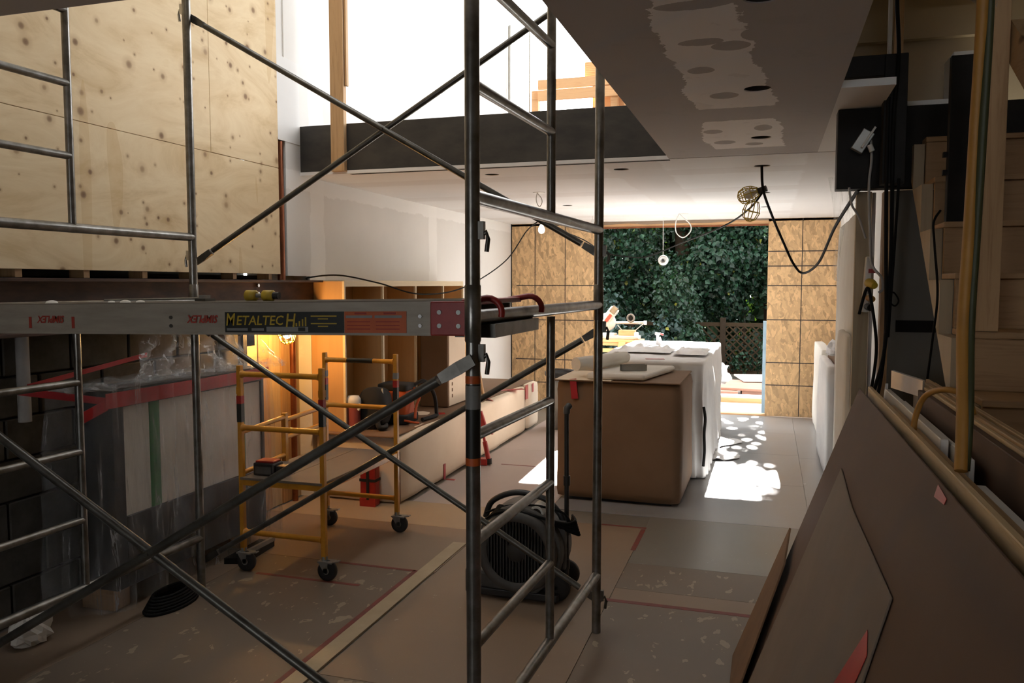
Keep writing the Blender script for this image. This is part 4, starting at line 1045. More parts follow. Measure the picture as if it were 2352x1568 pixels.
# ================================================================== WRAPPED WINDOW UNIT
WU = thing('window_unit', 'dark-framed window unit with white panel in clear plastic and red tape', 'window', (-3.15, 3.83, 0.115))
X0, X1, Ya, Yb, Za, Zb = -3.28, -3.052, 3.20, 4.46, 0.115, 1.12
MB().box(X0, X1, Ya, Ya + 0.075, Za, Zb).build('frame_side', 'dark_frame', WU, bevel=0.004)
MB().box(X0, X1, Yb - 0.03, Yb, Za, Zb).build('frame_side', 'dark_frame', WU, bevel=0.004)
MB().box(X0, X1, Ya + 0.075, Yb - 0.03, Zb - 0.09, Zb).build('frame_head', 'dark_frame', WU, bevel=0.004)
MB().box(X0, X1, Ya + 0.075, Yb - 0.03, Za, 0.475).build('frame_sill', 'dark_frame', WU, bevel=0.004)
MB().box(X0 + 0.05, X1 - 0.012, Ya + 0.07, Yb - 0.025, 0.47, Zb - 0.085).build('panel', 'glass_white', WU)
MB().box(X1 - 0.0125, X1 - 0.010, 3.46, 3.535, 0.44, 1.03).build('green_strip', 'green_tape', WU)
MB().box(X1 - 0.0125, X1 - 0.010, 4.23, 4.27, 0.44, 1.03).build('green_strip', 'green_tape', WU)
# red tape belt
belt = MB()
for (p, q, h) in [((-3.03, 3.14, 1.075), (-3.03, 3.80, 1.075), 0.075), ((-3.03, 3.78, 1.075), (-3.035, 4.49, 1.08), 0.070),
                  ((-3.30, 2.90, 1.145), (-3.03, 3.15, 1.075), 0.035), ((-3.30, 2.95, 1.16), (-3.32, 3.75, 1.245), 0.025), ((-3.03, 3.15, 1.06), (-3.07, 3.0, 1.00), 0.055)]:
    p, q = Vector(p), Vector(q); u = Vector((0, 0, h / 2)); nrm = (q - p).cross(Vector((0, 0, 1))).normalized() * 0.0015
    belt.hexa([p - u - nrm, q - u - nrm, q - u + nrm, p - u + nrm, p + u - nrm, q + u - nrm, q + u + nrm, p + u + nrm])
belt.build('tape_belt', 'red_tape', WU)
# clear film hanging round the unit
fl = MB()
def drape(u, v):
    # u round the unit (back-left corner, front, back-right), v down
    L = [(-3.34, 3.08), (-3.04, 3.08), (-3.02, 3.16), (-3.02, 4.50), (-3.10, 4.55), (-3.34, 4.55)]
    seg = [0, 0.16, 0.20, 0.84, 0.88, 1.0]
    for i in range(5):
        if u <= seg[i + 1] or i == 4:
            t = (u - seg[i]) / (seg[i + 1] - seg[i]); x = L[i][0] + (L[i + 1][0] - L[i][0]) * t; y = L[i][1] + (L[i + 1][1] - L[i][1]) * t; break
    z = 1.17 - v * 1.12
    tight = math.exp(-((z - 1.07) / 0.10) ** 2)
    f = (1 - tight) * (0.010 + 0.045 * v)
    k = math.sin(u * 58 + 2.2 * v + 2 * nz3(u * 6, v * 2, 0, 1, 4)) + 0.7 * nz3(u * 26, v * 3, 1, 1, 8) + 0.5 * nz3(u * 60, v * 9, 2, 1, 1)
    out = f * (0.75 + 0.6 * k)
    if 0.16 < u < 0.88: x += out
    else: y += out * (-1 if u < 0.5 else 1)
    return (x, y, z + 0.012 * nz3(u * 20, 0, 3, 1, 3) * v)
fl.grid(240, 46, drape)
fl.build('plastic_film', 'film', WU, fixn=False)
def toph(u, v):
    x = -3.38 + 0.37 * u; y = 3.0 + 1.58 * v
    z = 1.135 + 0.03 * nz3(u * 3, v * 9, 0, 1.5, 5) + 0.02 * nz3(u * 9, v * 20, 0, 1.5, 2)
    return (x, y, max(z, 1.125))
MB().grid(30, 70, toph).build('plastic_film', 'film', WU, fixn=False)
def curtain(u, v):
    # film pulled up to the beam behind the platform
    y = 3.62 + 1.08 * u - 0.10 * (1 - u) * v
    spread = 0.8 + 0.35 * v
    y = 4.15 + (y - 4.15) * spread
    z = 1.44 - 0.33 * v - 0.05 * (1 - u)
    x = -3.30 + 0.24 * v ** 1.5 * (0.6 + 0.4 * u) + (0.035 + 0.02 * v) * math.sin(u * 34 + 3 * nz3(u * 4, v, 0, 1, 2) + v * 3) + 0.03 * nz3(u * 12, v * 5, 0, 1.3, 6)
    return (x, y, z)
MB().grid(130, 30, curtain).build('plastic_film', 'film_thick', WU, fixn=False)
# support blocks
for y in (3.22, 4.25):
    o = MB().box(-3.30, -3.10, y, y + 0.11, 0.0, 0.115).build('wood_block', 'orange' if False else 'spruce_x', bevel=0.003)
    tag(o, 'short timber block under the near corner of the wrapped window' if y < 4 else 'short timber block under the far corner of the wrapped window', 'block')
cc = thing('cable_coil', 'coil of black cable dropped on the floor beneath the wrapped window', 'cable', (-2.895, 3.39, 0))
for k in range(6):
    MB().tube([(-2.895 + (0.11 - 0.008 * k) * math.cos(t) * 0.8, 3.39 + (0.17 - 0.01 * k) * math.sin(t), 0.009 + 0.013 * k) for t in [2 * math.pi * i / 26 for i in range(26)]], 0.008, 8, closed=True).build('loop', 'black_cord', cc)
wd = thing('metal_trim', 'black flat metal trim pieces lying on floor beside yellow scaffold wheel', 'metal trim', (-2.86, 4.12, 0))
MB().prism([(-3.02, 3.98, 0.0), (-2.90, 4.02, 0.0), (-2.93, 4.36, 0.0), (-3.04, 4.36, 0.0)], (0, 0, 0.035)).build('tray', 'black_steel', wd)
MB().box(-2.945, -2.925, 4.02, 4.36, 0.035, 0.06).build('edge', 'metal_grey', wd)
rg = crumple('rag_bundle', (-3.20, 2.82, 0.0), (0.08, 0.09, 0.08), 5.0, 'foam', 'crumpled dusty film bundle by the wrapped window foot', 'sheeting', 0.3, 10)
bpost = MB().box(-3.38, -3.34, 4.66, 4.70, 0.0, 1.40).build('steel_post', 'black_steel')
tag(bpost, 'slim dark steel post beneath the rusty beam beside the wooden alcove', 'post')
# ================================================================== STAIRS
SX0, SX1 = 0.645, 1.75
STR = thing('staircase', 'rough unfinished wooden staircase climbing to the black steel beam', 'stairs', (1.2, 3.0, 0))
def nose(i): return 4.02 - 0.23 * i, 2.28 - 0.20 * i
NST = 11
for i in range(NST):
    y, z = nose(i)
    MB().box(SX0 - 0.0, SX1, y - 0.005, y + 0.022, z - 0.20, z - 0.022).build('riser', 'spruce_x', STR, bevel=0.002)
    MB().box(SX0 - 0.005, SX1, y - 0.022, min(y + 0.225, 4.095), z - 0.022, z).build('tread', 'spruce_x', STR, bevel=0.003)
def stringer(x0, x1):
    top = []
    for i in range(NST):
        y, z = nose(i)
        top += [(x0, min(y + 0.235, 4.095), z - 0.024), (x0, y + 0.022, z - 0.024), (x0, y + 0.022, z - 0.20 - 0.024)]
    bot = [(x0, 1.62, 0.0), (x0, 1.78, 0.0), (x0, 4.095, 2.10)]
    pts = top + bot
    MB().prism(pts, (x1 - x0, 0, 0)).build('stringer', 'stringer', STR)
stringer(0.600, 0.643); stringer(SX1, SX1 + 0.04)
ps = MB().box(0.664, 0.732, 3.085, 3.125, 1.482, 3.11).build('newel_stud', 'spruce', bevel=0.002)
tag(ps, 'rough two-by-four upright standing on a stair tread', 'post')
MB().box(0.655, 0.664, 3.085, 3.135, 1.482, 3.11)
bp = MB().box(0.662, 0.856, 3.63, 3.67, 1.882, 2.53).build('steel_plate_post', 'black_steel', bevel=0.003)
tag(bp, 'black steel plate post on the stairs behind the stud', 'post')
for z in (2.14, 2.07):
    MB().box(0.646, 0.662, 3.635, 3.66, z, z + 0.02).build('tmp', 'black_steel', None)
for o in [x for x in bpy.data.objects if x.name.startswith('tmp')]:
    o.name = 'lug'; o.parent = bp; o.location = o.location - bp.location
rail = MB().hexa([(0.735, 3.10, 2.36), (0.772, 3.10, 2.36), (0.772, 2.0, 1.60), (0.735, 2.0, 1.60), (0.735, 3.10, 2.50), (0.772, 3.10, 2.50), (0.772, 2.0, 1.74), (0.735, 2.0, 1.74)])
tag(rail.build('stair_guard_board', 'spruce_y'), 'sloping guard board nailed to the stud on the stairs', 'board')
pf = MB()
pf.grid(12, 14, lambda u, v: (0.50 + 0.16 * u, 3.0 + 0.08 * math.sin(u * 9 + v * 3), 3.1 - (0.42 + 0.2 * u) * v + 0.02 * math.sin(u * 14)))
tag(pf.build('plastic_sheet', 'film_thick', fixn=False), 'scrap of clear plastic hanging above the staircase opening', 'sheeting')

# studs by the stair wall
for (x0, x1, y0, y1, mat, lab) in [(0.385, 0.452, 4.215, 4.255, 'stringer', 'pale wooden stud standing between white wrapping and power strip'),
                                   (0.505, 0.54, 4.22, 4.30, 'spruce', 'narrow brown stud at the edge of the dark stair wall')]:
    o = MB().box(x0, x1, y0, y1, 0.0, 2.073).build('wall_stud', mat, bevel=0.001); tag(o, lab, 'stud')
o = MB().box(0.458, 0.475, 4.26, 4.30, 0.0, 2.073).build('drywall_edge', 'drywall'); tag(o, 'thin white drywall strip between the two wooden studs', 'drywall strip')
o = MB().box(0.500, 0.515, 4.20, 4.24, 2.64, 3.115).build('drywall_edge', 'drywall'); tag(o, 'bright torn drywall edge above the black bracket', 'drywall strip')
o = MB().box(0.525, 0.565, 4.21, 4.25, 2.44, 3.115).build('wall_stud', 'spruce', bevel=0.001); tag(o, 'wooden stud rising above the black bracket', 'stud')

# ================================================================== LEANING BOARDS
def lean(poly, off, th, name, mat, label, cat='board', group=None):
    n = Vector((-1.22, 0, 0.44)).normalized()
    P_ = []
    for (s, y) in poly:                     # s = 0 at the floor .. 1 at the top edge
        p = Vector((-0.085 + 0.445 * s, y, 1.22 * s)) + n * off
        P_.append(p)
    o = MB().prism(P_, n * th).build(name, mat, bevel=0.0015, seg=1)
    lo = min((o.matrix_basis @ v.co).z for v in o.data.vertices)
    if lo < 0: o.location.z -= lo
    return tag(o, label, cat, group)
lean([(0, 0.9), (0, 3.50), (1.0, 3.54), (1.0, 0.9)], 0.0, 0.006, 'hardboard_sheet', 'hardboard', 'large brown hardboard sheet leaning against stacked lumber')
lean([(0.0, 2.95), (0.10, 3.10), (0.80, 3.12), (0.785, 2.65), (0.80, 1.85), (0.62, 1.76), (0.0, 1.70)], 0.008, 0.005, 'hardboard_offcut', 'pale_board', 'pale pointed hardboard offcut leaning on the brown sheet')
lean([(0.0, 3.05), (0.0, 3.62), (0.50, 3.56), (0.44, 3.30)], 0.030, 0.008, 'hardboard_offcut', 'cardboard_dark', 'dark brown narrow offcut at the far edge of leaning sheets')
n_ = Vector((-1.22, 0, 0.44)).normalized()
def ptape(poly, off, lab):
    P_ = [Vector((-0.085 + 0.445 * s, y, 1.22 * s)) + n_ * off for (s, y) in poly]
    o = MB().prism(P_, n_ * 0.001).build('red_tape', 'red_tape'); tag(o, lab, 'tape')
ptape([(0.70, 1.82), (0.72, 1.90), (0.50, 2.02), (0.30, 1.95), (0.30, 1.80)], 0.0145, 'red tape scrap stuck to the pale pointed offcut')
ptape([(0.99, 1.80), (0.995, 1.90), (0.975, 1.89), (0.98, 1.80)], 0.0075, 'red tape scrap on the top edge of the hardboard')
# boards on edge behind the sheet
def edge_board(x0, x1, y0, y1, z1, mat, label, name='lumber', z0=0.0, cat='lumber'):
    o = MB().box(x0, x1, y0, y1, z0, z1).build(name, mat, bevel=0.002, seg=1)
    return tag(o, label, cat, 'boards stacked beside the stairs')
edge_board(0.382, 0.398, 0.6, 3.50, 1.235, 'ply_edge', 'yellowish plywood strip on edge right behind the hardboard')
edge_board(0.404, 0.420, 0.6, 3.05, 1.225, 'spruce_y', 'dull spruce board on edge behind the plywood strip')
edge_board(0.425, 0.445, 2.30, 3.35, 1.245, 'glass_white', 'white melamine panel with notched end among the lumber')
edge_board(0.45, 0.462, 2.10, 3.10, 1.235, 'foam', 'short off-white trim length among the lumber')
edge_board(0.43, 0.452, 0.8, 1.95, 1.21, 'foam', 'pale trim board close to the hanging cords')
edge_board(0.485, 0.505, 0.6, 3.02, 1.285, 'hardboard', 'red-brown plank on edge below the layered plywood')
for k in range(5):
    edge_board(0.507 + 0.013 * k, 0.519 + 0.013 * k, 0.6, 3.25 - 0.05 * (k % 3), 1.292 + 0.006 * (k % 2), ('ply_edge', 'spruce_y', 'strip', 'spruce_y', 'ply_edge')[k],
               ['first', 'second', 'third', 'fourth', 'fifth'][k] + ' plywood layer from the red-brown plank in the stack by the stairs')
mt = thing('metal_track', 'bright galvanised steel track end lying on stacked lumber', 'metal track', (0.50, 3.35, 1.25))
MB().hexa([(0.425, 3.20, 1.272), (0.50, 3.03, 1.262), (0.51, 3.05, 1.262), (0.435, 3.22, 1.272), (0.425, 3.20, 1.330), (0.50, 3.03, 1.315), (0.51, 3.05, 1.315), (0.435, 3.22, 1.330)]).build('flange', 'track', mt)
MB().hexa([(0.425, 3.20, 1.268), (0.50, 3.03, 1.258), (0.54, 3.4, 1.262), (0.465, 3.5, 1.268), (0.425, 3.20, 1.272), (0.50, 3.03, 1.262), (0.54, 3.4, 1.266), (0.465, 3.5, 1.272)]).build('web', 'track', mt)
o = MB().hexa([(0.427, 3.36, 0.0), (0.437, 3.36, 0.0), (0.437, 3.40, 0.0), (0.427, 3.40, 0.0), (0.427, 3.36, 1.265), (0.437, 3.36, 1.265), (0.437, 3.40, 1.20), (0.427, 3.40, 1.20)]).build('plastic_sheet', 'white_plastic')
tag(o, 'small white plastic panel standing under the steel track', 'panel')

# ================================================================== WRAPPED PANELS AT RIGHT
def wrap_thing(x0, x1, y0, y1, z1, label, seed, mat='foam', card=None):
    t = thing('wrapped_panel', label, 'wrapped panel', ((x0 + x1) / 2, (y0 + y1) / 2, 0), 'wrapped panels along the right wall')
    wrapped_block(t, x0, x1, y0, y1, 0.004, z1, mat, seed, 0.012, 'foam_wrap', 10, 0.03)
    return t
w1 = wrap_thing(0.495, 0.60, 5.55, 6.85, 2.08, 'tall foam-wrapped panel reaching toward the ceiling by the stud', 1.5)
w2 = wrap_thing(0.440, 0.474, 5.25, 5.88, 1.335, 'slim foam-wrapped panel leaning before the tall one', 2.5)
w3 = wrap_thing(0.475, 0.56, 7.30, 8.60, 0.95, 'narrow white-wrapped panel with cardboard edge and crumpled paper', 3.5, 'white_sheet')
MB().box(0.562, 0.66, 7.26, 8.55, 0.004, 1.02).build('cardboard_back', 'cardboard', w3, bevel=0.004)
MB().box(0.556, 0.665, 7.255, 7.262, 0.80, 1.0).build('tape', 'red_tape', w3)
MB().box(0.535, 0.60, 7.25, 7.262, 0.62, 0.70).build('tape', 'red_tape', w3)
w4 = wrap_thing(0.515, 0.63, 8.92, 10.35, 0.97, 'bulging foam-wrapped panel with red tape next to the strand board', 4.5)
MB().box(0.595, 0.70, 8.90, 10.2, 0.10, 0.90).build('cardboard_back', 'cardboard', w4, bevel=0.004)
for z in (0.72, 0.32, 0.06):
    MB().box(0.555, 0.66, 8.885, 8.903, z, z + 0.06).build('tape', 'red_tape', w4)
crumple('paper_wad', (0.585, 7.85, 1.0), (0.085, 0.16, 0.075), 3.0, 'paper_white', 'crumpled white paper resting on the wrapped panel edge', 'paper', 0.35, 10)
o = MB().box(0.71, 0.79, 9.0, 9.5, 0.0, 1.17).build('carton', 'cardboard', bevel=0.004); tag(o, 'plain brown carton standing behind the bulging wrapped panel', 'box')
dr = MB()
def drp(u, v):
    x = 0.40 + 0.20 * u + (0.07 * v if v < 0.5 else 0.07) * (1 - u); y = 6.05 + 0.9 * (1 - u) * 0.6
    z = 2.43 - 0.75 * v - 0.1 * u
    return (x + 0.02 * math.sin(u * 8 + v * 5), y + 0.03 * math.sin(u * 11), z + 0.03 * nz3(u * 4, v * 4, 0, 1, 3))
dr.grid(20, 20, drp)
tag(dr.build('plastic_sheet', 'film_thick', fixn=False), 'clear plastic draped over the tall wrapped panel under the ceiling', 'sheeting')

# ================================================================== CABLES, LAMPS
def cable(pts, r, mat, label, cat='cable', n=10, name='cable'):
    return tag(MB().tube(spline(pts, n), r, 8).build(name, mat), label, cat)
cable([(0.462, 2.2, 2.78), (0.462, 2.2, 2.30), (0.456, 2.2, 2.0), (0.441, 2.15, 1.743), (0.426, 2.1, 1.542), (0.412, 2.0, 1.355), (0.40, 1.94, 1.24)], 0.0135, 'orange_cord', 'thick brown-orange cord hanging in front of the stair stud')
cable([(0.476, 2.2, 2.78), (0.477, 2.2, 2.30), (0.470, 2.19, 2.0), (0.456, 2.15, 1.743), (0.441, 2.1, 1.542), (0.424, 2.0, 1.355), (0.41, 1.95, 1.24)], 0.0105, 'green_cord', 'dark green cord hanging alongside the brown-orange cord')
cable([(0.402, 2.55, 1.20), (0.405, 2.55, 1.26), (0.425, 2.53, 1.325), (0.46, 2.45, 1.355), (0.50, 2.40, 1.345), (0.515, 2.38, 1.30)], 0.0085, 'orange_cord', 'ochre cord arching over the stacked lumber')
cable([(0.498, 4.0, 3.3), (0.500, 3.955, 2.875), (0.513, 3.945, 2.614), (0.500, 3.945, 2.314), (0.512, 3.98, 1.741), (0.50, 4.0, 1.351), (0.466, 4.0, 1.173), (0.45, 4.05, 1.05)], 0.0085, 'black_cord', 'black cable running down past the black bracket')
cable([(0.478, 3.95, 2.45), (0.48, 3.95, 2.1), (0.492, 3.98, 1.75), (0.503, 4.0, 1.45), (0.49, 4.02, 1.2), (0.462, 4.0, 1.08)], 0.008, 'black_cord', 'second black cable hanging below the black beam')
cable([(0.530, 3.95, 2.1), (0.529, 4.0, 1.85), (0.520, 4.0, 1.60), (0.52, 4.05, 1.4)], 0.006, 'black_cord', 'thin dark cable hanging by the stair wall')
cable([(0.52, 4.10, 1.60), (0.545, 4.1, 1.60), (0.565, 4.1, 1.565), (0.55, 4.1, 1.54), (0.525, 4.1, 1.56)], 0.0035, 'black_cord', 'small loop of thin wire beside the hanging cables')
cable([(0.64, 3.625, 1.93), (0.61, 3.58, 1.88), (0.594, 3.45, 1.78), (0.592, 3.35, 1.60), (0.592, 3.42, 1.42), (0.60, 3.6, 1.15)], 0.0045, 'black_cord', 'thin black wire trailing down the stair stringer')
cable([(0.425, 4.09, 2.31), (0.43, 4.07, 2.2), (0.425, 4.09, 2.08), (0.44, 4.10, 1.80), (0.455, 4.12, 1.72), (0.49, 4.1, 1.67), (0.497, 4.1, 1.62), (0.48, 4.1, 1.60)], 0.006, 'grey_cord', 'pale grey cord from the box down to the power strip')
cable([(0.405, 4.15, 1.50), (0.43, 4.1, 1.62), (0.45, 4.08, 1.55), (0.472, 4.05, 1.35), (0.455, 4.05, 1.15), (0.435, 4.08, 1.05)], 0.007, 'black_cord', 'black cord leaving the yellow plug of the power strip')
cable([(0.34, 4.08, 2.08), (0.352, 4.06, 2.0), (0.385, 4.1, 1.95), (0.42, 4.12, 1.85)], 0.005, 'grey_cord', 'grey cord drooping below the black beam end')
cable([(-0.064, 5.88, 2.50), (-0.064, 5.86, 2.405), (-0.050, 5.92, 2.268), (0.02, 6.2, 2.1), (0.096, 6.4, 1.94), (0.17, 6.5, 1.79), (0.24, 6.5, 1.721), (0.318, 6.0, 1.785), (0.36, 5.2, 1.97), (0.382, 4.25, 2.065), (0.39, 4.15, 2.08)], 0.009, 'black_cord', 'black cable looping from the ceiling hole to the black beam')
cable([(-0.05, 5.95, 2.28), (-0.152, 6.2, 2.179), (-0.376, 7.0, 2.112), (-0.883, 8.5, 2.046), (-1.20, 9.2, 1.98), (-1.43, 9.55, 1.945), (-1.80, 9.9, 1.99), (-1.962, 10.0, 2.03), (-2.1, 9.5, 2.16), (-2.25, 8.7, 2.25), (-2.275, 8.35, 2.30)], 0.007, 'black_cord', 'black cable sagging across the open doorway to the lit bulb')
cable([(-3.30, 5.40, 1.675), (-3.282, 5.4, 1.689), (-3.083, 5.5, 1.705), (-2.909, 5.8, 1.647), (-2.735, 6.2, 1.558), (-2.657, 7.0, 1.608), (-2.583, 8.0, 1.871), (-2.44, 8.3, 2.196), (-2.30, 8.3, 2.30)], 0.006, 'black_cord', 'black cable swagging past the shelf tops up to the lit bulb')

def cage_lamp(name, c, d, label, lit, open_end=True):
    c = Vector(c); d = Vector(d).normalized(); u = d.orthogonal().normalized(); w = d.cross(u)
    t = thing(name, label, 'lamp', c, 'caged work lamps')
    def ring(r, h): return [c + d * h + (u * math.cos(a) + w * math.sin(a)) * r for a in [2 * math.pi * i / 16 for i in range(16)]]
    MB().tube([c - d * 0.03, c + d * 0.03], 0.022, 12).build('socket', 'black_plastic', t)
    prof = [(0.028, 0.03), (0.052, 0.07), (0.060, 0.115), (0.045, 0.155), (0.02, 0.17)]
    for k in range(8):
        a = 2 * math.pi * k / 8
        MB().tube([c + d * h + (u * math.cos(a) + w * math.sin(a)) * r for r, h in prof], 0.0035, 6).build('guard_wire', 'yellow_cage', t)
    for r, h in prof: MB().tube(ring(r, h), 0.0035, 6, closed=True).build('guard_ring', 'yellow_cage', t)
    bl = MB(); n = 12
    pr = [(0.012, 0.03), (0.016, 0.05), (0.030, 0.085), (0.030, 0.11), (0.018, 0.13), (0.001, 0.135)]
    V = [c + d * h + (u * math.cos(2 * math.pi * k / n) + w * math.sin(2 * math.pi * k / n)) * r for r, h in pr for k in range(n)]
    bl.add(V, [(i * n + k, i * n + (k + 1) % n, (i + 1) * n + (k + 1) % n, (i + 1) * n + k) for i in range(len(pr) - 1) for k in range(n)], True)
    bl.build('bulb', lit, t)
    return t
cage_lamp('work_lamp', (-0.06, 5.98, 2.29), (-0.8, 0.2, -0.25), 'unlit yellow caged work lamp pointing sideways under the rear ceiling', 'bulb_off')
t = thing('lamp_guard', 'empty yellow wire lamp guard dangling under the caged work lamp', 'lamp guard', (-0.13, 6.02, 2.12))
c = Vector((-0.115, 6.02, 2.215)); d = Vector((-0.25, 0.05, -1)).normalized(); u = d.orthogonal().normalized(); w = d.cross(u)
for k in range(6):
    a = 2 * math.pi * k / 6
    MB().tube([c + d * h + (u * math.cos(a) + w * math.sin(a)) * r for r, h in [(0.035, 0.0), (0.055, 0.04), (0.06, 0.08), (0.045, 0.12), (0.01, 0.14)]], 0.0035, 6).build('guard_wire', 'yellow_cage', t)
for r, h in [(0.035, 0.0), (0.06, 0.07), (0.042, 0.122)]:
    MB().tube([c + d * h + (u * math.cos(a) + w * math.sin(a)) * r for a in [2 * math.pi * i / 16 for i in range(16)]], 0.0035, 6, closed=True).build('guard_ring', 'yellow_cage', t)
cage_lamp('work_lamp', (-3.20, 4.95, 1.395), (0.15, -0.1, -1), 'lit amber caged work lamp hanging under the rusty beam', 'bulb_warm')

lb = thing('bulb_lamp', 'bare lit bulb hanging from a cable before the strand board', 'lamp', (-2.28, 8.3, 2.24))
MB().tube([(-2.28, 8.3, 2.30), (-2.28, 8.3, 2.255)], 0.018, 12).build('socket', 'black_plastic', lb)
MB().lathe((-2.28, 8.3, 2.165), [(0.001, 0.0), (0.022, 0.006), (0.034, 0.03), (0.032, 0.052), (0.020, 0.078), (0.014, 0.092)], 16).build('bulb', 'bulb_clear', lb)
hb = thing('bulb_lamp', 'white porcelain lamp holder hanging from a cord in the doorway', 'lamp', (-1.225, 10.0, 1.86))
MB().tube([(-1.232, 10.0, 2.44), (-1.228, 10.0, 1.985)], 0.004, 6).build('cord', 'white_cord', hb)
MB().lathe((-1.2276, 10.0, 1.925), [(0.001, 0.012), (0.028, 0.010), (0.030, -0.012), (0.040, -0.016), (0.052, -0.005), (0.062, 0.010), (0.062, 0.022), (0.02, 0.03), (0.001, 0.03)], 24, 'y').build('holder', 'white_plastic', hb)
MB().lathe((-1.2276, 9.985, 1.925), [(0.001, 0.0), (0.017, 0.0)], 16, 'y').build('socket_hole', 'black_plastic', hb)
def wire_loop(c, w, h, label, r=0.006):
    c = Vector(c)
    t = thing('wire_loop', label, 'wire', c, 'looped wires hanging from the ceiling')
    MB().cyl(c + Vector((0, 0, -0.004)), c + Vector((0, 0, 0.0)), 0.055, 16).build('box_cover', 'white_plastic', t)
    MB().tube(spline([c + Vector((-w * 0.3, 0, -0.002)), c + Vector((-w * 0.5, 0, -h * 0.4)), c + Vector((-w * 0.45, 0.02, -h * 0.8)), c + Vector((0, 0.02, -h)), c + Vector((w * 0.48, 0.01, -h * 0.75)), c + Vector((w * 0.45, 0, -h * 0.45)), c + Vector((0.0, -0.01, -h * 0.18)), c + Vector((-w * 0.28, -0.01, -0.002))]), r, 8).build('wire', 'white_cord', t)
wire_loop((-0.95, 9.55, 2.44), 0.17, 0.27, 'white wire loop hanging from the ceiling before the garden doorway')
wire_loop((-1.944, 6.992, 2.44), 0.05, 0.12, 'small wire loop hanging from ceiling above the lit bulb', 0.004)
o = MB().box(-2.03, -1.995, 9.6, 9.61, 2.27, 2.40).box(-2.016, -2.010, 9.603, 9.607, 2.40, 2.44).build('paper_tag', 'white_plastic'); tag(o, 'white strip hanging from the ceiling beside the scaffold post', 'tag')
ps = thing('power_strip', 'beige power strip with yellow plug fixed to the wooden stud', 'power strip', (0.43, 4.18, 1.5))
MB().obox((0.438, 4.185, 1.638), (0.030, 0.055, 0.26), (0, 3, 0)).build('body', 'foam', ps, bevel=0.005)
MB().box(0.440, 0.470, 4.145, 4.158, 1.69, 1.71).build('switch', 'red_paint', ps)
MB().tube([(0.445, 4.16, 1.645), (0.450, 4.12, 1.640), (0.462, 4.09, 1.632)], [0.022, 0.024, 0.015], 12).build('yellow_plug', 'label_yellow', ps)
MB().cyl((0.445, 4.16, 1.575), (0.455, 4.11, 1.57), 0.015, 10).build('plug', 'orange_cord', ps)
MB().cyl((0.44, 4.16, 1.535), (0.45, 4.12, 1.53), 0.016, 10).build('plug', 'black_plastic', ps)
jb = thing('junction_box', 'grey outlet box hanging crooked on the black steel beam', 'outlet box', (0.385, 4.06, 2.23))
MB().obox((0.390, 4.07, 2.285), (0.055, 0.04, 0.10), (0, 32, 0)).build('box', 'metal_grey', jb, bevel=0.003)
MB().obox((0.412, 4.055, 2.297), (0.010, 0.045, 0.105), (0, 32, 0)).build('cover', 'foam', jb, bevel=0.002)
MB().cyl((0.418, 4.05, 2.265), (0.430, 4.05, 2.235), 0.012, 10).build('plug', 'foam', jb)

# ================================================================== UPPER STOREY, SEEN OVER THE BEAM
gr = thing('guard_rail', 'raw timber guard rail at the edge of the open upper storey', 'railing', (-1.8, 10.35, 2.8))
for x in (-2.93, -1.90, -0.8, 0.3):
    MB().box(x - 0.045, x + 0.045, 10.33, 10.42, 2.80, 4.12 if x < -2.5 else 4.22).build('rail_post', 'bright_wood', gr, bevel=0.003)
for z0, z1 in ((4.12, 4.24), (3.98, 4.11), (3.45, 3.55), (2.82, 2.95)):
    MB().box(-2.88, 0.45, 10.29, 10.33, z0, z1).build('rail_board', 'bright_wood', gr, bevel=0.002)
lp = thing('lumber_stack', 'stack of boards piled on the upper storey behind the guard rail', 'lumber', (-1.9, 10.52, 2.8))
for k in range(9):
    MB().box(-2.30, -0.6, 10.44, 10.58, 4.26 + k * 0.022 - 0.0, 4.28 + k * 0.022).build('board', 'bright_wood', lp)
MB().box(-2.2, -0.7, 10.45, 10.57, 2.80, 4.258).build('bearer', 'bright_wood', lp)
for k, (x, x2) in enumerate(((-1.80, -1.55), (-1.62, -1.42))):
    o = MB().hexa([(x2, 10.05, 2.80), (x2 + 0.09, 10.05, 2.80), (x2 + 0.09, 10.10, 2.80), (x2, 10.10, 2.80), (x, 10.24, 4.10), (x + 0.09, 10.24, 4.10), (x + 0.09, 10.28, 4.10), (x, 10.28, 4.10)]).build('prop_board', 'bright_wood')
    tag(o, ['wide raw board propped against the upper guard rail', 'second raw board propped beside the wide one upstairs'][k], 'board')
for x, z, r, lab in ((-3.30, 5.0, 0.022, 'slim metal pole at the end of the upper white wall'), (-3.03, 4.95, 0.009, 'thin upright rod on the upper storey near the guard rail')):
    tag(MB().cyl((x, 10.42, 2.80), (x, 10.42, z), r, 10).build('metal_pole', 'metal_grey'), lab, 'pole')

# ================================================================== OUTSIDE
gd = struct(MB().box(-14, 14, 10.76, 40, -0.4, -0.10).build('ground', 'earth'))
gd['label'] = 'dark garden earth beyond the doorway'
random.seed(11)
def slabthing(name, x0, x1, y0, y1, z0, z1, mat, label, rot=0, cat='board', tilt=0):
    o = MB().obox(((x0 + x1) / 2, (y0 + y1) / 2, (z0 + z1) / 2), (x1 - x0, y1 - y0, z1 - z0), (tilt, 0, rot)).build(name, mat, bevel=0.003, seg=1)
    return tag(o, label, cat)
slabthing('deck_sheet', -3.4, 1.4, 10.82, 11.75, -0.10, -0.012, 'deck_pale', 'pale sheet laid outside the threshold of the doorway', cat='deck')
slabthing('timber', -1.7, 0.7, 11.80, 11.90, -0.10, 0.05, 'bright_wood', 'pale timber edge laid across outside the doorway', cat='timber')
slabthing('timber', -1.7, 0.7, 11.905, 12.1, -0.10, 0.065, 'white_plastic', 'white painted timber behind the pale timber edge', cat='timber')
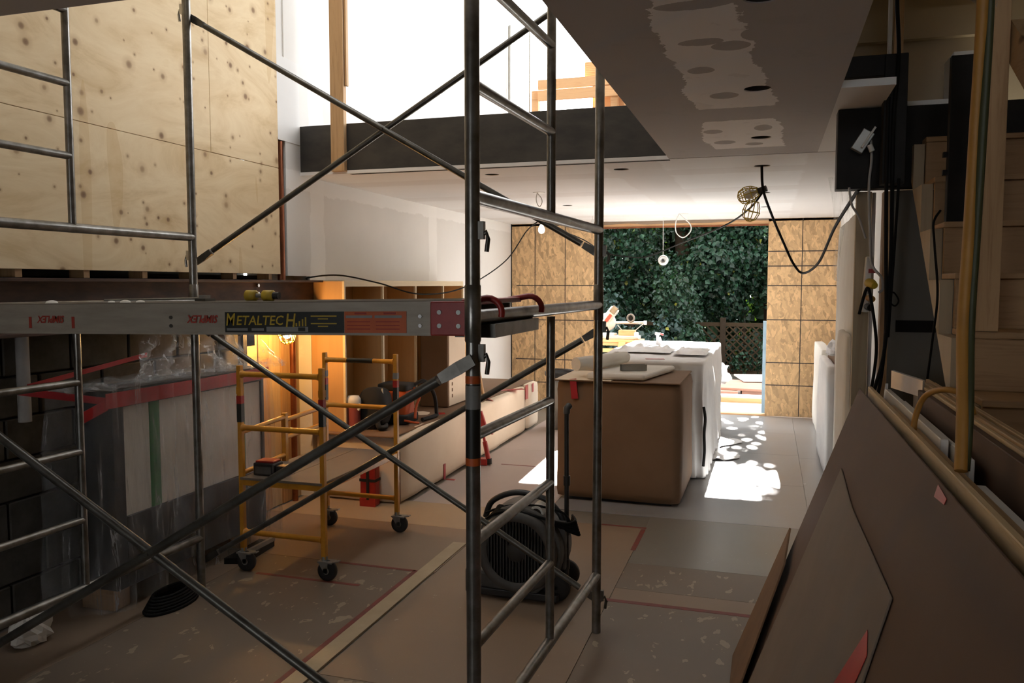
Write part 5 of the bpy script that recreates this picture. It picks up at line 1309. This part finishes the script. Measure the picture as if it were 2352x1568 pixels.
slabthing('deck_sheet', -3.4, 1.6, 12.2, 13.75, -0.10, -0.085, 'deck_pale', 'pale outdoor sheet under the pile of red-brown boards', cat='deck')
slabthing('board_pile', -0.80, -0.44, 12.4, 13.3, -0.084, 0.06, 'deck_brown', 'red-brown board lying on the left of the outdoor pile', 4)
slabthing('board_pile', -0.62, 0.10, 12.5, 13.6, 0.063, 0.098, 'deck_brown', 'wide red-brown panel lying across the outdoor pile', -6)
slabthing('board_pile', -0.38, 0.25, 12.55, 13.5, -0.084, 0.06, 'deck_brown', 'red-brown panel at the bottom of the outdoor pile', 3)
slabthing('board_pile', -0.45, 0.15, 13.3, 14.2, 0.112, 0.137, 'deck_pale', 'grey weathered panel at the back of the outdoor pile', 12)
slabthing('board_pile', 0.05, 0.45, 14.35, 14.8, -0.08, 0.12, 'pale_board', 'pale offcut behind the outdoor board pile', 20)
crumple('tarp', (-0.88, 13.98, -0.084), (0.26, 0.25, 0.24), 9.0, 'paper_white', 'crumpled pale tarpaulin heap behind the outdoor boards', 'tarpaulin', 0.4, 14)

# lattice fence
fe = thing('lattice_fence', 'dark wooden lattice fence at the end of the garden', 'fence', (-1.5, 15.6, -0.10))
for x in (-4.2, -2.5, -0.80, 0.9, 2.6):
    MB().box(x - 0.05, x + 0.05, 15.55, 15.65, -0.10, 1.02).build('fence_post', 'bark', fe)
MB().box(-4.2, 2.6, 15.57, 15.62, 0.86, 0.93).build('fence_rail', 'fence_wood', fe)
MB().box(-4.2, 2.6, 15.57, 15.62, -0.02, 0.05).build('fence_rail', 'fence_wood', fe)
i = 0
for k in range(-14, 60):
    for s in (1, -1):
        xa = -4.2 + k * 0.135; xb = xa + 0.82 * s
        if s < 0: xa += 0.82; xb += 0.82
        if min(xa, xb) < -1.6 or max(xa, xb) > 1.2: continue
        MB().hexa([(xa - 0.018, 15.56 + 0.012 * (s > 0), 0.05), (xa + 0.018, 15.56 + 0.012 * (s > 0), 0.05), (xa + 0.018, 15.57 + 0.012 * (s > 0), 0.05), (xa - 0.018, 15.57 + 0.012 * (s > 0), 0.05),
                   (xb - 0.018, 15.56 + 0.012 * (s > 0), 0.87), (xb + 0.018, 15.56 + 0.012 * (s > 0), 0.87), (xb + 0.018, 15.57 + 0.012 * (s > 0), 0.87), (xb - 0.018, 15.57 + 0.012 * (s > 0), 0.87)]).build('lattice_slat', 'fence_wood', fe)

# mitre saw on its stand
ST = thing('saw_stand', 'pale timber trestle stand outside under the mitre saw', 'stand', (-2.2, 12.0, -0.10))
for z in (0.64, 0.74): MB().box(-3.1, -1.82, 11.88, 11.92, z, z + 0.055).build('beam', 'bright_wood', ST)
MB().box(-3.1, -1.75, 11.85, 12.15, 0.795, 0.83).build('top', 'bright_wood', ST)
for x0, x1 in ((-2.25, -2.08), (-2.95, -3.05)):
    for y in (11.83, 12.12):
        MB().hexa([(x0, y, -0.10), (x0 + 0.10, y, -0.10), (x0 + 0.10, y + 0.04, -0.10), (x0, y + 0.04, -0.10), (x1, y, 0.795), (x1 + 0.10, y, 0.795), (x1 + 0.10, y + 0.04, 0.795), (x1, y + 0.04, 0.795)]).build('leg', 'bright_wood', ST)
sw = thing('mitre_saw', 'sliding mitre saw with red badge standing on the outdoor trestle', 'saw', (-2.2, 12.0, 0.83))
MB().box(-2.42, -1.80, 11.90, 12.12, 0.832, 0.885).build('base', 'saw_body', sw, bevel=0.01)
MB().box(-2.10, -1.86, 11.92, 12.06, 0.885, 0.965).build('fence', 'spruce_x', sw, bevel=0.005)
MB().lathe((-2.26, 12.02, 0.885), [(0.12, 0.0), (0.12, 0.03), (0.001, 0.03)], 20).build('turntable', 'saw_body', sw)
MB().cyl((-2.20, 12.0, 1.07), (-1.72, 12.0, 1.075), 0.022, 12).build('slide_rail', 'chrome', sw)
MB().cyl((-1.74, 12.0, 1.075), (-1.70, 12.0, 1.075), 0.030, 12).build('rail_end', 'white_plastic', sw)
MB().lathe((-2.28, 11.97, 1.08), [(0.001, -0.03), (0.12, -0.03), (0.135, 0.0), (0.12, 0.05), (0.001, 0.05)], 24, 'y').build('blade_guard', 'saw_body', sw)
MB().obox((-2.22, 11.98, 1.20), (0.13, 0.13, 0.22), (0, 38, 0)).build('motor', 'saw_body', sw, bevel=0.02)
MB().obox((-2.17, 11.93, 1.26), (0.09, 0.06, 0.11), (0, 38, 0)).build('motor_vent', 'dark_tube', sw, bevel=0.006)
MB().obox((-2.25, 11.905, 1.14), (0.045, 0.02, 0.13), (0, 38, 0)).build('badge', 'red_paint', sw)
MB().tube([(-1.93 + 0.05 * math.cos(a), 11.98, 1.14 + 0.055 * math.sin(a)) for a in [2 * math.pi * i / 18 for i in range(18)]], 0.014, 8, closed=True).build('handle', 'grey_plastic', sw)
MB().tube([(-2.12, 11.95, 1.04), (-2.0, 11.95, 0.90)], 0.007, 6).build('stay', 'metal_grey', sw)
MB().tube([(-1.74, 11.95, 1.06), (-1.86, 11.95, 0.96)], 0.007, 6).build('stay', 'metal_grey', sw)
MB().box(-1.86, -1.80, 11.86, 11.92, 0.86, 0.94).build('clamp', 'white_plastic', sw, bevel=0.01)
cl = thing('bar_clamp', 'upright white clamp with red handle standing on the sunlit island', 'clamp', (-1.12, 8.75, 0.99))
MB().box(-1.135, -1.105, 8.735, 8.755, 0.992, 1.10).build('bar', 'white_plastic', cl, bevel=0.003)
MB().box(-1.15, -1.09, 8.73, 8.76, 1.10, 1.125).build('jaw', 'metal_grey', cl, bevel=0.005)
MB().cyl((-1.09, 8.745, 1.112), (-1.06, 8.745, 1.105), 0.011, 10).build('handle', 'red_paint', cl)
o = MB().hexa([(-1.10, 8.40, 0.998), (-1.02, 8.42, 0.998), (-1.02, 8.45, 0.998), (-1.10, 8.43, 0.998), (-1.09, 8.42, 1.085), (-1.05, 8.43, 1.105), (-1.05, 8.432, 1.105), (-1.09, 8.422, 1.085)]).build('paper_scrap', 'paper_white')
tag(o, 'stiff white paper scrap standing up on the sunlit island sheeting', 'paper')
# ================================================================== GARDEN FOLIAGE
def leaves(n, sampler, size, seed, droop=0.6):
    rnd = random.Random(seed); V = []; F = []
    for i in range(n):
        p, nrm = sampler(rnd)
        s = size * rnd.uniform(0.6, 1.35)
        t = Vector((rnd.uniform(-1, 1), rnd.uniform(-1, 1), -droop + rnd.uniform(-0.6, 0.6))).normalized()
        n0 = (Vector(nrm) + Vector((rnd.uniform(-0.7, 0.7), rnd.uniform(-0.7, 0.7), rnd.uniform(-0.3, 0.7)))).normalized()
        w = t.cross(n0)
        if w.length < 1e-3: continue
        w.normalize(); b = w.cross(t) * 0.16 * s
        p = Vector(p); k = len(V)
        V += [p, p + t * 0.42 * s + w * 0.42 * s + b, p + t * s, p + t * 0.42 * s - w * 0.42 * s + b]
        F += [(k, k + 1, k + 2), (k, k + 2, k + 3)]
    m = MB(); m.v = [Vector(x) for x in V]; m.f = F; m.s = [False] * len(F)
    return m

def clump_sampler(clumps):
    tot = [c[1][0] * c[1][2] + c[1][0] * c[1][1] for c in clumps]
    def f(rnd):
        c, r = rnd.choices(clumps, tot)[0]
        d = Vector((rnd.gauss(0, 1), rnd.gauss(0, 1), rnd.gauss(0, 1))).normalized()
        k = rnd.uniform(0.55, 1.03)
        return (c[0] + d.x * r[0] * k, c[1] + d.y * r[1] * k, max(-0.08, c[2] + d.z * r[2] * k)), d
    return f

def plant(name, label, base, clumps, n, size, mat, seed, cat='tree', trunk=None, branches=()):
    t = thing(name, label, cat, base, 'garden trees and shrubs')
    f = leaves(n, clump_sampler(clumps), size, seed).build('foliage', mat, t, fixn=False); f['kind'] = 'stuff'
    if trunk:
        MB().tube(spline(trunk[0], 6), [trunk[1]] * (6 * (len(trunk[0]) - 1) + 1), 10).build('trunk', 'bark', t)
    for b in branches: MB().tube(spline(b, 6), 0.035, 8).build('branch', 'bark', t)
    return t
rnd = random.Random(5)
def wallclumps(x0, x1, y, z0, z1, n, r):
    return [((rnd.uniform(x0, x1), y + rnd.uniform(-0.5, 0.5), rnd.uniform(z0, z1)), (r * rnd.uniform(0.7, 1.3), r * 0.6, r * rnd.uniform(0.7, 1.3))) for _ in range(n)]
plant('ivy_tree', 'ivy-covered trunk at the middle of the doorway view', (-1.75, 17.2, -0.10), wallclumps(-2.6, -0.9, 16.7, 0.1, 4.3, 30, 0.55), 16000, 0.105, 'leaf_ivy', 1,
      trunk=([(-1.75, 17.2, -0.1), (-1.7, 17.2, 2), (-1.8, 17.2, 4.4)], 0.16))
plant('ivy_tree', 'dense dark ivy tree behind the mitre saw', (-4.2, 17.6, -0.10), wallclumps(-5.4, -2.4, 17.3, 0.2, 4.6, 34, 0.65), 17000, 0.105, 'leaf_ivy', 2,
      trunk=([(-4.2, 17.6, -0.1), (-4.1, 17.6, 2), (-4.3, 17.6, 4.6)], 0.16))
plant('ivy_tree', 'dark leafy tree behind the lattice fence', (0.25, 17.6, -0.10), wallclumps(-1.1, 1.6, 17.2, 0.0, 3.0, 26, 0.5) + wallclumps(-0.9, 1.6, 17.0, 2.2, 3.1, 8, 0.5), 13000, 0.10, 'leaf_ivy', 3,
      trunk=([(0.05, 17.6, -0.1), (0.0, 17.6, 2), (0.15, 17.6, 4.8)], 0.11), branches=[[(-0.45, 17.5, -0.1), (-0.5, 17.5, 1.8), (-0.35, 17.5, 3.0)]])
plant('shrub', 'bluish glossy-leaved shrub beside the mitre saw', (-3.0, 14.4, -0.10), wallclumps(-3.9, -2.5, 14.5, 0.1, 1.55, 16, 0.45) + wallclumps(-2.6, -1.7, 14.6, 0.0, 1.0, 9, 0.38), 6500, 0.10, 'leaf_blue', 4, 'shrub')
plant('shrub', 'green vine shrub climbing beside the fence post', (-1.2, 15.2, -0.10), wallclumps(-1.9, -1.05, 15.15, 0.1, 1.5, 12, 0.36) + wallclumps(-0.9, 0.7, 15.35, 0.15, 0.9, 7, 0.2), 5000, 0.085, 'leaf_ivy', 5, 'shrub')
plant('broadleaf_tree', 'light-filtering tree whose high crown spreads above the doorway', (0.9, 18.6, -0.10), [((rnd.uniform(-0.95, 1.9), 17.0 + rnd.uniform(-0.4, 0.5), rnd.uniform(3.0, 6.2)), (0.40, 0.4, 0.34)) for _ in range(34)], 6500, 0.15, 'leaf_tree', 6,
      trunk=([(0.9, 18.6, -0.1), (0.8, 18.2, 2.2), (0.7, 17.3, 4.6)], 0.13))
# dense hedge mass farther back closes the view
plant('hedge', 'tall dark hedge closing the garden behind the trees', (-2, 21, -0.10), wallclumps(-9.5, 3.5, 21.0, 0.2, 5.0, 110, 0.95), 26000, 0.30, 'leaf_tree', 7, 'hedge')
